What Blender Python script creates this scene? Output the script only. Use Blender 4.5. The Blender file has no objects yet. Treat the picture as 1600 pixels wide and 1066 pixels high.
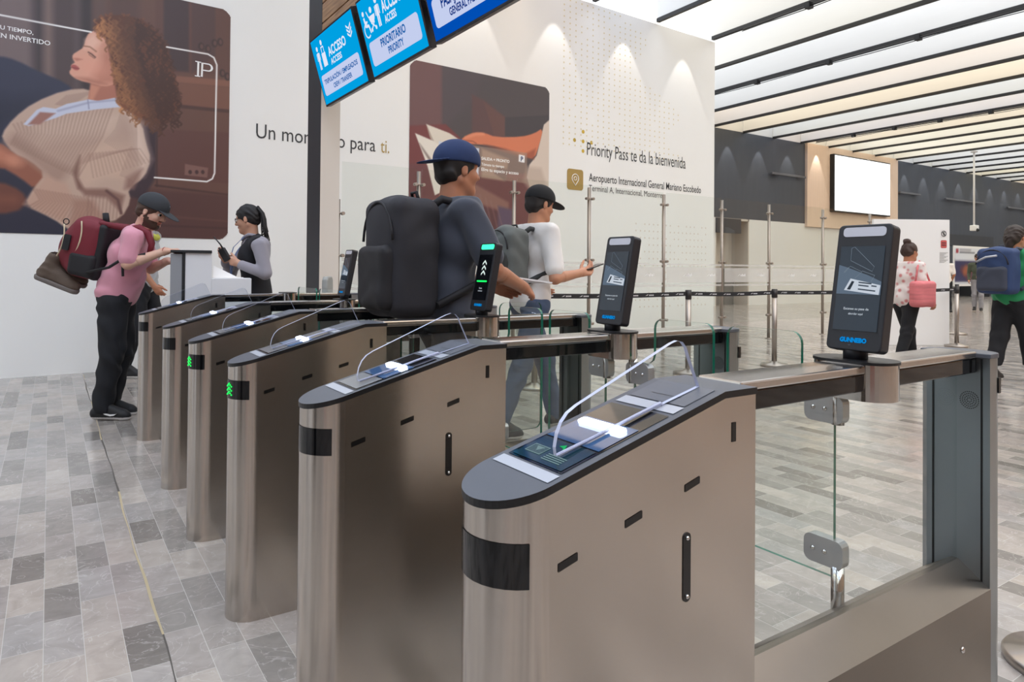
import bpy, bmesh, math, random
import numpy as np
from mathutils import Vector, Matrix

random.seed(4)
RNG = np.random.RandomState(7)
SC = bpy.context.scene
COL = SC.collection

# ------------------------------------------------------------------ camera
FPX, CYPX, CAMH = 1077.9, 407.4, 1.2
YAW, PITCH, ROLL = math.radians(33.836), math.radians(0.651), math.radians(0.492)
Fv = Vector((math.sin(YAW), math.cos(YAW), 0)); Rv = Vector((math.cos(YAW), -math.sin(YAW), 0)); Uv = Vector((0, 0, 1))
_f, _u = Fv.copy(), Uv.copy()
Fv = _f*math.cos(PITCH)+_u*math.sin(PITCH); Uv = _u*math.cos(PITCH)-_f*math.sin(PITCH)
_r, _u = Rv.copy(), Uv.copy()
Rv = _r*math.cos(ROLL)+_u*math.sin(ROLL); Uv = _u*math.cos(ROLL)-_r*math.sin(ROLL)
EYE = Vector((0, 0, CAMH))
cam_data = bpy.data.cameras.new('camera'); cam = bpy.data.objects.new('camera', cam_data); COL.objects.link(cam)
cam_data.sensor_fit = 'HORIZONTAL'; cam_data.sensor_width = 36.0; cam_data.lens = 36.0*FPX/1600
cam_data.shift_y = -(533-CYPX)/1600; cam_data.clip_start = 0.02; cam_data.clip_end = 300
M = Matrix((Rv, Uv, -Fv)).transposed().to_4x4(); M.translation = EYE
cam.matrix_world = M
SC.camera = cam

# ------------------------------------------------------------------ world, exposure, lights
SC.view_settings.view_transform = 'Standard'; SC.view_settings.look = 'None'
SC.view_settings.gamma = 1.0; SC.view_settings.use_curve_mapping = False
SC.view_settings.exposure = 0.0
CEIL_LIGHT = 2.4
W = bpy.data.worlds.new('world'); SC.world = W; W.use_nodes = True
W.node_tree.nodes['Background'].inputs[0].default_value = (0.80, 0.86, 0.95, 1)
W.node_tree.nodes['Background'].inputs[1].default_value = 0.85

def ray(x, y): return Fv+Rv*((x-800)/FPX)-Uv*((y-CYPX)/FPX)
def P(x, y, dep): return EYE+ray(x, y)*dep
WA = math.radians(2.6); WU = Vector((math.cos(WA), math.sin(WA), 0)); WN = Vector((math.sin(WA), -math.cos(WA), 0)); W0 = Vector((0, 9.0, 0))
def wall_uz(x, y):
    d = ray(x, y); p = EYE+d*((W0-EYE).dot(WN)/d.dot(WN)); return (p-W0).dot(WU), p.z
def wall_pt(u, z, off=0.0): return W0+WU*u+Vector((0, 0, z))+WN*off

# ------------------------------------------------------------------ materials
def lin(c):
    c = np.asarray(c, float)
    return np.where(c <= 0.04045, c/12.92, ((c+0.055)/1.055)**2.4)
def rgb(r, g, b): return tuple(lin(np.array([r, g, b])/255.0))+(1.0,)
MATS = {}
def mat(name, col=(128, 128, 128), rough=0.5, metal=0.0, emit=None, estr=1.0, var=0.0, vscale=8.0, stretch=(1, 1, 1), bump=0.0, alpha=None, spec=None, rvar=0.0, sheen=0.0):
    if name in MATS: return MATS[name]
    m = bpy.data.materials.new(name); m.use_nodes = True; nt = m.node_tree; b = nt.nodes['Principled BSDF']
    c = rgb(*col); b.inputs['Base Color'].default_value = c
    b.inputs['Roughness'].default_value = rough; b.inputs['Metallic'].default_value = metal
    if spec is not None: b.inputs['Specular IOR Level'].default_value = spec
    if sheen: b.inputs['Sheen Weight'].default_value = sheen
    if emit is not None:
        b.inputs['Emission Color'].default_value = rgb(*emit); b.inputs['Emission Strength'].default_value = estr
    if var or bump or rvar:
        tc = nt.nodes.new('ShaderNodeTexCoord'); mp = nt.nodes.new('ShaderNodeMapping'); mp.inputs['Scale'].default_value = stretch
        nz = nt.nodes.new('ShaderNodeTexNoise'); nz.inputs['Scale'].default_value = vscale; nz.inputs['Detail'].default_value = 4
        nt.links.new(tc.outputs['Object'], mp.inputs[0]); nt.links.new(mp.outputs[0], nz.inputs['Vector'])
        if var:
            mx = nt.nodes.new('ShaderNodeMixRGB'); mx.inputs[1].default_value = tuple(min(1, x*(1-var)) for x in c[:3])+(1,)
            mx.inputs[2].default_value = tuple(min(1, x*(1+var)) for x in c[:3])+(1,)
            nt.links.new(nz.outputs['Fac'], mx.inputs[0]); nt.links.new(mx.outputs[0], b.inputs['Base Color'])
        if rvar:
            mr = nt.nodes.new('ShaderNodeMapRange'); mr.inputs[3].default_value = max(0, rough-rvar); mr.inputs[4].default_value = rough+rvar
            nt.links.new(nz.outputs['Fac'], mr.inputs[0]); nt.links.new(mr.outputs[0], b.inputs['Roughness'])
        if bump:
            bp = nt.nodes.new('ShaderNodeBump'); bp.inputs['Strength'].default_value = bump; bp.inputs['Distance'].default_value = 0.01
            nt.links.new(nz.outputs['Fac'], bp.inputs['Height']); nt.links.new(bp.outputs[0], b.inputs['Normal'])
    MATS[name] = m; return m
def emission(name, col, s=1.0):
    if name in MATS: return MATS[name]
    m = bpy.data.materials.new(name); m.use_nodes = True; nt = m.node_tree; nt.nodes.clear()
    o = nt.nodes.new('ShaderNodeOutputMaterial'); e = nt.nodes.new('ShaderNodeEmission')
    e.inputs[0].default_value = rgb(*col); e.inputs[1].default_value = s; nt.links.new(e.outputs[0], o.inputs[0])
    MATS[name] = m; return m
def vcol_mat(name, rough=0.5, emit=0.0, spec=0.5):
    if name in MATS: return MATS[name]
    m = bpy.data.materials.new(name); m.use_nodes = True; nt = m.node_tree; b = nt.nodes['Principled BSDF']
    a = nt.nodes.new('ShaderNodeVertexColor'); a.layer_name = 'print'
    b.inputs['Roughness'].default_value = rough; b.inputs['Specular IOR Level'].default_value = spec
    if emit:
        b.inputs['Base Color'].default_value = (0.01, 0.01, 0.01, 1)
        nt.links.new(a.outputs[0], b.inputs['Emission Color']); b.inputs['Emission Strength'].default_value = emit
    else: nt.links.new(a.outputs[0], b.inputs['Base Color'])
    MATS[name] = m; return m
def glass_mat(name, tint=(0.95, 0.98, 0.96), ior=1.45, gl=1.0):
    if name in MATS: return MATS[name]
    m = bpy.data.materials.new(name); m.use_nodes = True; nt = m.node_tree; nt.nodes.clear()
    o = nt.nodes.new('ShaderNodeOutputMaterial'); t = nt.nodes.new('ShaderNodeBsdfTransparent'); g = nt.nodes.new('ShaderNodeBsdfGlossy')
    t.inputs[0].default_value = tint+(1,); g.inputs['Roughness'].default_value = 0.0; g.inputs[0].default_value = (gl, gl, gl, 1)
    fr = nt.nodes.new('ShaderNodeFresnel'); fr.inputs[0].default_value = ior; mx = nt.nodes.new('ShaderNodeMixShader')
    ge = nt.nodes.new('ShaderNodeNewGeometry'); iv = nt.nodes.new('ShaderNodeMath'); iv.operation = 'SUBTRACT'; iv.inputs[0].default_value = 1; ml = nt.nodes.new('ShaderNodeMath'); ml.operation = 'MULTIPLY'
    nt.links.new(ge.outputs['Backfacing'], iv.inputs[1]); nt.links.new(fr.outputs[0], ml.inputs[0]); nt.links.new(iv.outputs[0], ml.inputs[1]); nt.links.new(ml.outputs[0], mx.inputs[0]); nt.links.new(t.outputs[0], mx.inputs[1]); nt.links.new(g.outputs[0], mx.inputs[2]); nt.links.new(mx.outputs[0], o.inputs[0])
    MATS[name] = m; return m

# ------------------------------------------------------------------ objects
def tag(o, label=None, cat=None, group=None, kind=None):
    if label: o['label'] = label
    if cat: o['category'] = cat
    if group: o['group'] = group
    if kind: o['kind'] = kind
    return o
def thing(name, label, cat, loc=(0, 0, 0), rz=0.0, group=None):
    o = bpy.data.objects.new(name, None); COL.objects.link(o); o.location = loc; o.rotation_euler = (0, 0, rz); o.empty_display_size = 0.1
    return tag(o, label, cat, group)
def link(name, me, parent=None, loc=None):
    o = bpy.data.objects.new(name, me); COL.objects.link(o)
    if parent is not None: o.parent = parent
    if loc is not None: o.location = loc
    return o
def part(name, mb, mats, parent, **k):
    """mesh given in world coordinates, parented under a thing"""
    off = Vector((0, 0, 0)); p = parent
    while p is not None: off += Vector(p.location); p = p.parent
    return mb.build(name, mats, parent, shift=-off, **k)
def copy_tree(o, parent=None):
    c = o.copy(); COL.objects.link(c)
    if parent is not None: c.parent = parent
    for ch in list(o.children): copy_tree(ch, c)
    return c

class MB:
    def __init__(s): s.v = []; s.f = []; s.m = []; s.sm = []
    def add(s, vs, fs, m=0, smooth=False):
        b = len(s.v); s.v += [tuple(v) for v in vs]
        for i, f in enumerate(fs):
            s.f.append([b+j for j in f]); s.m.append(m[i] if isinstance(m, (list, tuple)) else m); s.sm.append(smooth)
        return s
    def box(s, x0, x1, y0, y1, z0, z1, m=0):
        return s.add([(x, y, z) for x in (x0, x1) for y in (y0, y1) for z in (z0, z1)],
                     [(0, 1, 3, 2), (4, 6, 7, 5), (0, 4, 5, 1), (2, 3, 7, 6), (0, 2, 6, 4), (1, 5, 7, 3)], m)
    def obox(s, c, ax, ay, az, m=0):
        c = Vector(c); ax = Vector(ax); ay = Vector(ay); az = Vector(az)
        return s.add([c+ax*i+ay*j+az*k for i in (-1, 1) for j in (-1, 1) for k in (-1, 1)],
                     [(0, 1, 3, 2), (4, 6, 7, 5), (0, 4, 5, 1), (2, 3, 7, 6), (0, 2, 6, 4), (1, 5, 7, 3)], m)
    def prism(s, pts, vec, m=0, mside=None, smooth=False):
        n = len(pts); vec = Vector(vec); a = [Vector(p) for p in pts]
        fs = [tuple(range(n))[::-1], tuple(range(n, 2*n))]+[(i, (i+1) % n, n+(i+1) % n, n+i) for i in range(n)]
        ms = [m, m]+[m if mside is None else mside]*n
        return s.add(a+[p+vec for p in a], fs, ms, smooth)
    def tube(s, path, r, n=8, m=0, caps=True, closed=False):
        path = [Vector(p) for p in path]; N = len(path); rs = r if isinstance(r, (list, tuple)) else [r]*N; vs = []; pn = None
        for i in range(N):
            if closed: t = path[(i+1) % N]-path[i-1]
            else: t = path[min(i+1, N-1)]-path[max(i-1, 0)]
            t.normalize()
            if pn is None: a = Vector((0, 0, 1)) if abs(t.z) < .9 else Vector((1, 0, 0)); nn = t.cross(a).normalized()
            else: nn = (pn-t*pn.dot(t)).normalized()
            pn = nn; bb = t.cross(nn)
            vs += [path[i]+(nn*math.cos(2*math.pi*k/n)+bb*math.sin(2*math.pi*k/n))*rs[i] for k in range(n)]
        fs = [(i*n+k, i*n+(k+1) % n, ((i+1) % N)*n+(k+1) % n, ((i+1) % N)*n+k) for i in range(N if closed else N-1) for k in range(n)]
        s.add(vs, fs, m, True)
        if caps and not closed:
            b = len(s.v)-N*n
            s.f += [[b+k for k in range(n)][::-1], [b+(N-1)*n+k for k in range(n)]]; s.m += [m, m]; s.sm += [False, False]
        return s
    def cyl(s, p0, p1, r, r1=None, n=20, m=0): return s.tube([p0, p1], [r, r if r1 is None else r1], n, m)
    def lathe(s, prof, c, n=28, m=0):
        c = Vector(c); vs = []; N = len(prof)
        for r, z in prof: vs += [c+Vector((r*math.cos(2*math.pi*k/n), r*math.sin(2*math.pi*k/n), z)) for k in range(n)]
        fs = [(i*n+k, i*n+(k+1) % n, (i+1)*n+(k+1) % n, (i+1)*n+k) for i in range(N-1) for k in range(n)]
        s.add(vs, fs, m, True); b = len(s.v)-N*n
        s.f += [[b+k for k in range(n)][::-1], [b+(N-1)*n+k for k in range(n)]]; s.m += [m, m]; s.sm += [False, False]
        return s
    def ball(s, c, r, n=12, m=0):
        c = Vector(c); r = r if isinstance(r, (list, tuple)) else (r, r, r); vs = []
        for i in range(n+1):
            a = math.pi*i/n
            vs += [c+Vector((r[0]*math.sin(a)*math.cos(2*math.pi*k/n), r[1]*math.sin(a)*math.sin(2*math.pi*k/n), r[2]*math.cos(a))) for k in range(n)]
        return s.add(vs, [(i*n+k, i*n+(k+1) % n, (i+1)*n+(k+1) % n, (i+1)*n+k) for i in range(n) for k in range(n)], m, True)
    def mesh(s, name, mats, shift=None, weld=False):
        me = bpy.data.meshes.new(name); sh = Vector(shift) if shift is not None else Vector((0, 0, 0))
        me.from_pydata([tuple(Vector(v)+sh) for v in s.v], [], s.f)
        for m in mats: me.materials.append(m)
        me.polygons.foreach_set('material_index', s.m); me.polygons.foreach_set('use_smooth', s.sm)
        bm = bmesh.new(); bm.from_mesh(me)
        bmesh.ops.remove_doubles(bm, verts=bm.verts, dist=1e-6) if weld else None
        bmesh.ops.recalc_face_normals(bm, faces=bm.faces); bm.to_mesh(me); bm.free(); me.update()
        return me
    def build(s, name, mats, parent=None, shift=None, bevel=0, seg=2, loc=None, weld=False):
        if not isinstance(mats, (list, tuple)): mats = [mats]
        o = link(name, s.mesh(name, mats, shift, weld), parent, loc)
        if bevel:
            b = o.modifiers.new('bevel', 'BEVEL'); b.width = bevel; b.segments = seg; b.limit_method = 'ANGLE'; b.angle_limit = math.radians(40); b.harden_normals = False
        return o

def rrect(w, h, r, n=5, cx=0, cy=0):
    pts = []
    for (sx, sy, a0) in ((1, 1, 0), (-1, 1, 90), (-1, -1, 180), (1, -1, 270)):
        for i in range(n+1):
            a = math.radians(a0+90*i/n); pts.append((cx+sx*(w/2-r)+r*math.cos(a), cy+sy*(h/2-r)+r*math.sin(a)))
    return pts
def frame_pts(o, u, v, pts): o = Vector(o); u = Vector(u); v = Vector(v); return [o+u*a+v*b for a, b in pts]

def lettering(name, body, parent, origin, u, v, m, width=None, size=None, align='LEFT', bold=0.0, space=1.0, line=1.0, height=None, depth=0.0006, label=None):
    """flat raised lettering; origin is the left end (or centre) of the first baseline, in world coordinates"""
    cu = bpy.data.curves.new(name, 'FONT'); cu.body = body; cu.size = 1.0; cu.offset = bold; cu.space_character = space; cu.space_line = line; cu.align_x = align; cu.resolution_u = 3
    ob = bpy.data.objects.new(name, cu); COL.objects.link(ob); bpy.context.view_layer.update()
    me = bpy.data.meshes.new_from_object(ob.evaluated_get(bpy.context.evaluated_depsgraph_get()))
    bpy.data.objects.remove(ob); bpy.data.curves.remove(cu)
    co = np.empty(len(me.vertices)*3); me.vertices.foreach_get('co', co); co = co.reshape(-1, 3)
    wd = co[:, 0].max()-co[:, 0].min(); sx = width/wd if width else size
    sy = sx if size is None else size
    u = Vector(u); v = Vector(v); off = Vector((0, 0, 0)); p = parent
    while p is not None: off += Vector(p.location); p = p.parent
    nrm = u.cross(v)
    base = np.array(Vector(origin)-off+nrm*depth); x0 = co[:, 0].min() if align == 'LEFT' else 0
    out = base+np.outer((co[:, 0]-x0)*sx, np.array(u))+np.outer(co[:, 1]*sy, np.array(v))
    me.vertices.foreach_set('co', out.ravel()); me.materials.clear(); me.materials.append(m); me.update(); me.name = name
    o = link(name, me, parent)
    if label: o['label'] = label
    return o

# ------------------------------------------------------------------ painter for printed posters and screen pictures
class Paint:
    def __init__(s, x0, x1, y0, y1, px, bg):
        s.x0, s.x1, s.y0, s.y1 = x0, x1, y0, y1
        s.w = int(round((x1-x0)*px)); s.h = int(round((y1-y0)*px)); s.px = px
        s.a = np.ones((s.h, s.w, 3))*np.array(bg)/255.0
        xs = (np.arange(s.w)+.5)/px+x0; ys = (np.arange(s.h)+.5)/px+y0
        s.X, s.Y = np.meshgrid(xs, ys)
    def _win(s, pts, pad):
        p = np.array(pts, float); i0 = max(0, int((p[:, 0].min()-pad-s.x0)*s.px)); i1 = min(s.w, int((p[:, 0].max()+pad-s.x0)*s.px)+2)
        j0 = max(0, int((p[:, 1].min()-pad-s.y0)*s.px)); j1 = min(s.h, int((p[:, 1].max()+pad-s.y0)*s.px)+2)
        return slice(j0, max(j0, j1)), slice(i0, max(i0, i1))
    def blend(s, w, al, col, op=1.0):
        al = np.clip(al, 0, 1)*op; c = np.array(col)/255.0
        s.a[w] = s.a[w]*(1-al[..., None])+(c if c.ndim > 1 else c)*al[..., None]
    def sd_poly(s, pts, X, Y):
        p = np.array(pts, float); d = np.full(X.shape, 1e9); inside = np.zeros(X.shape, bool)
        for i in range(len(p)):
            a, b = p[i], p[i-1]; e = b-a; wx, wy = X-a[0], Y-a[1]
            t = np.clip((wx*e[0]+wy*e[1])/(e@e+1e-12), 0, 1); d = np.minimum(d, (wx-e[0]*t)**2+(wy-e[1]*t)**2)
            c = ((a[1] > Y) != (b[1] > Y)) & (X < (b[0]-a[0])*(Y-a[1])/((b[1]-a[1]) if b[1] != a[1] else 1e-9)+a[0]); inside ^= c
        d = np.sqrt(d); return np.where(inside, -d, d)
    def poly(s, pts, col, blur=None, op=1.0, smooth=0):
        pts = list(pts)
        for _ in range(smooth):
            q = []
            for i in range(len(pts)):
                a = np.array(pts[i]); b = np.array(pts[(i+1) % len(pts)]); q += [a*.75+b*.25, a*.25+b*.75]
            pts = q
        bl = blur or 1.0/s.px; w = s._win(pts, bl); X, Y = s.X[w], s.Y[w]
        if X.size: s.blend(w, .5-s.sd_poly(pts, X, Y)/bl, col, op)
    def line(s, pts, wd, col, blur=None, op=1.0):
        bl = blur or 1.0/s.px; w = s._win(pts, wd+bl); X, Y = s.X[w], s.Y[w]
        if not X.size: return
        d = np.full(X.shape, 1e9); p = np.array(pts, float)
        for i in range(len(p)-1):
            a, b = p[i], p[i+1]; e = b-a; t = np.clip(((X-a[0])*e[0]+(Y-a[1])*e[1])/(e@e+1e-12), 0, 1)
            d = np.minimum(d, np.hypot(X-a[0]-e[0]*t, Y-a[1]-e[1]*t))
        s.blend(w, .5-(d-wd/2)/bl, col, op)
    def disc(s, c, rx, ry, col, blur=None, op=1.0):
        bl = blur or 1.0/s.px; w = s._win([(c[0]-rx, c[1]-ry), (c[0]+rx, c[1]+ry)], bl); X, Y = s.X[w], s.Y[w]
        if X.size:
            k = np.hypot((X-c[0])/rx, (Y-c[1])/ry); s.blend(w, .5-(k-1)*min(rx, ry)/bl, col, op)
    def mesh(s, name, to_world, shift, m, thick=None, corner=0.0):
        """grid mesh, vertex colours; to_world maps canvas (x, y) to a point"""
        n = s.w*s.h; A = np.array(to_world(0, 0)); B = np.array(to_world(1, 0))-A; C = np.array(to_world(0, 1))-A
        co = A+s.X.reshape(-1, 1)*B+s.Y.reshape(-1, 1)*C+np.array(shift)
        idx = np.arange(n).reshape(s.h, s.w); q = np.stack([idx[:-1, :-1], idx[:-1, 1:], idx[1:, 1:], idx[1:, :-1]], -1).reshape(-1, 4)
        if corner:
            cx = (s.X[:-1, :-1]+s.X[1:, 1:]).ravel()/2; cyy = (s.Y[:-1, :-1]+s.Y[1:, 1:]).ravel()/2
            qx = np.maximum(np.abs(cx-(s.x0+s.x1)/2)-(s.x1-s.x0)/2+corner, 0); qy = np.maximum(np.abs(cyy-(s.y0+s.y1)/2)-(s.y1-s.y0)/2+corner, 0)
            q = q[np.hypot(qx, qy) < corner]
        me = bpy.data.meshes.new(name); me.vertices.add(n); me.vertices.foreach_set('co', co.ravel())
        me.loops.add(len(q)*4); me.loops.foreach_set('vertex_index', q.ravel().astype(np.int32)); me.polygons.add(len(q))
        me.polygons.foreach_set('loop_start', np.arange(0, len(q)*4, 4, dtype=np.int32)); me.update(calc_edges=True)
        ca = me.color_attributes.new('print', 'FLOAT_COLOR', 'POINT')
        ca.data.foreach_set('color', np.concatenate([lin(np.clip(s.a, 0, 1)).reshape(-1, 3), np.ones((n, 1))], 1).ravel().astype(np.float32))
        me.materials.append(m); me.update(); return me

# ------------------------------------------------------------------ organic shapes: blended round cones, ellipsoids and boxes
def rc(a, b, ra, rb=None, m=0, k=.02): return ('rc', np.array(a, float), np.array(b, float), ra, ra if rb is None else rb, m, k)
def el(c, r, ax=None, m=0, k=.02): return ('el', np.array(c, float), np.array(r, float), np.eye(3) if ax is None else np.array([np.array(a, float) for a in ax]), 0, m, k)
def bx(c, h, ax=None, rr=.03, m=0, k=.02): return ('bx', np.array(c, float), np.array(h, float), np.eye(3) if ax is None else np.array([np.array(a, float) for a in ax]), rr, m, k)
def prim_d(p, Q):
    if p[0] == 'rc':
        a, b, ra, rb = p[1:5]; ba = b-a; t = np.clip(((Q-a)@ba)/(ba@ba+1e-12), 0, 1)
        return np.linalg.norm(Q-a-t[..., None]*ba, axis=-1)-(ra+(rb-ra)*t)
    L = (Q-p[1])@p[3].T
    if p[0] == 'el':
        k0 = np.linalg.norm(L/p[2], axis=-1); k1 = np.linalg.norm(L/p[2]**2, axis=-1); return k0*(k0-1)/(k1+1e-9)
    q = np.abs(L)-(p[2]-p[4]); return np.linalg.norm(np.maximum(q, 0), axis=-1)+np.minimum(q.max(-1), 0)-p[4]
def prim_box(p, pad):
    if p[0] == 'rc': r = max(p[3], p[4]); return np.minimum(p[1], p[2])-r-pad, np.maximum(p[1], p[2])+r+pad
    e = np.abs(p[3]).T@p[2]; return p[1]-e-pad, p[1]+e+pad
def surfnet(D, o, h):
    S = D < 0; nx, ny, nz = D.shape; off = [(i, j, k) for i in (0, 1) for j in (0, 1) for k in (0, 1)]
    def sl(A, c): return A[c[0]:nx-1+c[0], c[1]:ny-1+c[1], c[2]:nz-1+c[2]]
    cnt = sum(sl(S, c).astype(np.int8) for c in off); act = (cnt > 0) & (cnt < 8); idx = -np.ones(act.shape, np.int64); cells = np.argwhere(act); idx[act] = np.arange(len(cells))
    acc = np.zeros((len(cells), 3)); num = np.zeros(len(cells)); dv = {c: D[cells[:, 0]+c[0], cells[:, 1]+c[1], cells[:, 2]+c[2]] for c in off}
    for c in off:
        for ax in range(3):
            if c[ax] == 0:
                e = list(c); e[ax] = 1; e = tuple(e); a, b = dv[c], dv[e]; x = (a < 0) != (b < 0); t = np.where(x, a/np.where(x, a-b, 1), 0)
                pt = np.tile(np.array(c, float), (len(cells), 1)); pt[:, ax] += t; acc[x] += pt[x]; num[x] += 1
    V = (cells+acc/num[:, None])*h+o; F = []
    for ax in range(3):
        o1, o2 = [(1, 2), (2, 0), (0, 1)][ax]; n = [nx, ny, nz]; a = [slice(None)]*3; b = [slice(None)]*3
        a[ax] = slice(0, n[ax]-1); b[ax] = slice(1, n[ax]); cr = np.argwhere(S[tuple(a)] != S[tuple(b)])
        cr = cr[(cr[:, o1] > 0) & (cr[:, o2] > 0) & (cr[:, o1] < n[o1]-1) & (cr[:, o2] < n[o2]-1)]
        if not len(cr): continue
        fl = S[cr[:, 0], cr[:, 1], cr[:, 2]]; q = []
        for d1, d2 in ((0, 0), (-1, 0), (-1, -1), (0, -1)):
            w = cr.copy(); w[:, o1] += d1; w[:, o2] += d2; q.append(idx[w[:, 0], w[:, 1], w[:, 2]])
        q = np.stack(q, 1); q = np.where(fl[:, None], q, q[:, ::-1]); F.append(q[(q >= 0).all(1)])
    return V, np.concatenate(F)
def sdf_raw(prims, res, sub=(), wrinkle=0.0, wfreq=9.0, clip=None, pad=.03, color=None):
    lo = np.min([prim_box(p, pad)[0] for p in prims], 0); hi = np.max([prim_box(p, pad)[1] for p in prims], 0)
    n = np.ceil((hi-lo)/res).astype(int)+2; D = np.full(n, 1.0); ax = [lo[i]+np.arange(n[i])*res for i in range(3)]
    def win(p, q):
        a, b = prim_box(p, q); i0 = np.clip(((a-lo)/res).astype(int), 0, n-1); i1 = np.clip(((b-lo)/res).astype(int)+2, 1, n); s = tuple(slice(i0[i], i1[i]) for i in range(3))
        return s, np.stack(np.meshgrid(ax[0][s[0]], ax[1][s[1]], ax[2][s[2]], indexing='ij'), -1)
    for p in prims:
        s, Q = win(p, p[6]+3*res+.02); d = prim_d(p, Q); k = p[6]+1e-6; A = D[s]; hh = np.maximum(k-np.abs(A-d), 0)/k; D[s] = np.minimum(A, d)-hh*hh*k*.25
    if wrinkle:
        G = np.stack(np.meshgrid(*ax, indexing='ij'), -1)
        w = 1.4*np.sin(G[..., 2]*wfreq*5.3+4*np.sin(G[..., 0]*wfreq*2.3+G[..., 1]*wfreq*1.9)+2.5*np.sin(G[..., 2]*wfreq*1.7+1))*(.5+.5*np.sin(G[..., 2]*wfreq*1.37+G[..., 0]*wfreq*2.1+2*np.sin(G[..., 1]*wfreq)))+.5*np.sin(G[..., 0]*wfreq*5+G[..., 2]*wfreq*4+1.3)+.6*np.sin(G[..., 1]*wfreq*6-G[..., 2]*wfreq*3.3)
        D = D+wrinkle*w*(D < .05)
    for p in sub:
        s, Q = win(p, .01); D[s] = np.maximum(D[s], -prim_d(p, Q))
    if clip:
        G = np.stack(np.meshgrid(*ax, indexing='ij'), -1)
        for (c, nn) in clip: D = np.maximum(D, (G-np.array(c))@np.array(nn))
    V, F = surfnet(D, lo, res); mi = np.zeros(len(F), int); ctr = V[F].mean(1)
    for p in prims:
        if p[5]: mi[prim_d(p, ctr) < .0025+res*.4] = p[5]
    if color: mi = color(ctr, mi)
    return V, F, mi
def sdf_obj(name, pieces, mats, parent=None):
    off = Vector((0, 0, 0)); p = parent
    while p is not None: off += Vector(p.location); p = p.parent
    Vs, Fs, Ms, b = [], [], [], 0
    for V, F, mi in pieces: Vs.append(V-np.array(off)); Fs.append(F+b); Ms.append(mi); b += len(V)
    V = np.concatenate(Vs); F = np.concatenate(Fs); mi = np.concatenate(Ms); me = bpy.data.meshes.new(name)
    me.vertices.add(len(V)); me.vertices.foreach_set('co', V.ravel()); me.loops.add(len(F)*4); me.loops.foreach_set('vertex_index', F.ravel().astype(np.int32))
    me.polygons.add(len(F)); me.polygons.foreach_set('loop_start', np.arange(0, len(F)*4, 4, dtype=np.int32)); me.update(calc_edges=True)
    for m in (mats if isinstance(mats, (list, tuple)) else [mats]): me.materials.append(m)
    me.polygons.foreach_set('material_index', mi.astype(np.int32)); me.polygons.foreach_set('use_smooth', np.ones(len(F), bool)); me.update()
    return link(name, me, parent)
def nv(v): v = Vector(v); return v.normalized()
def A3(v): return np.array(v, float)

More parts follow.
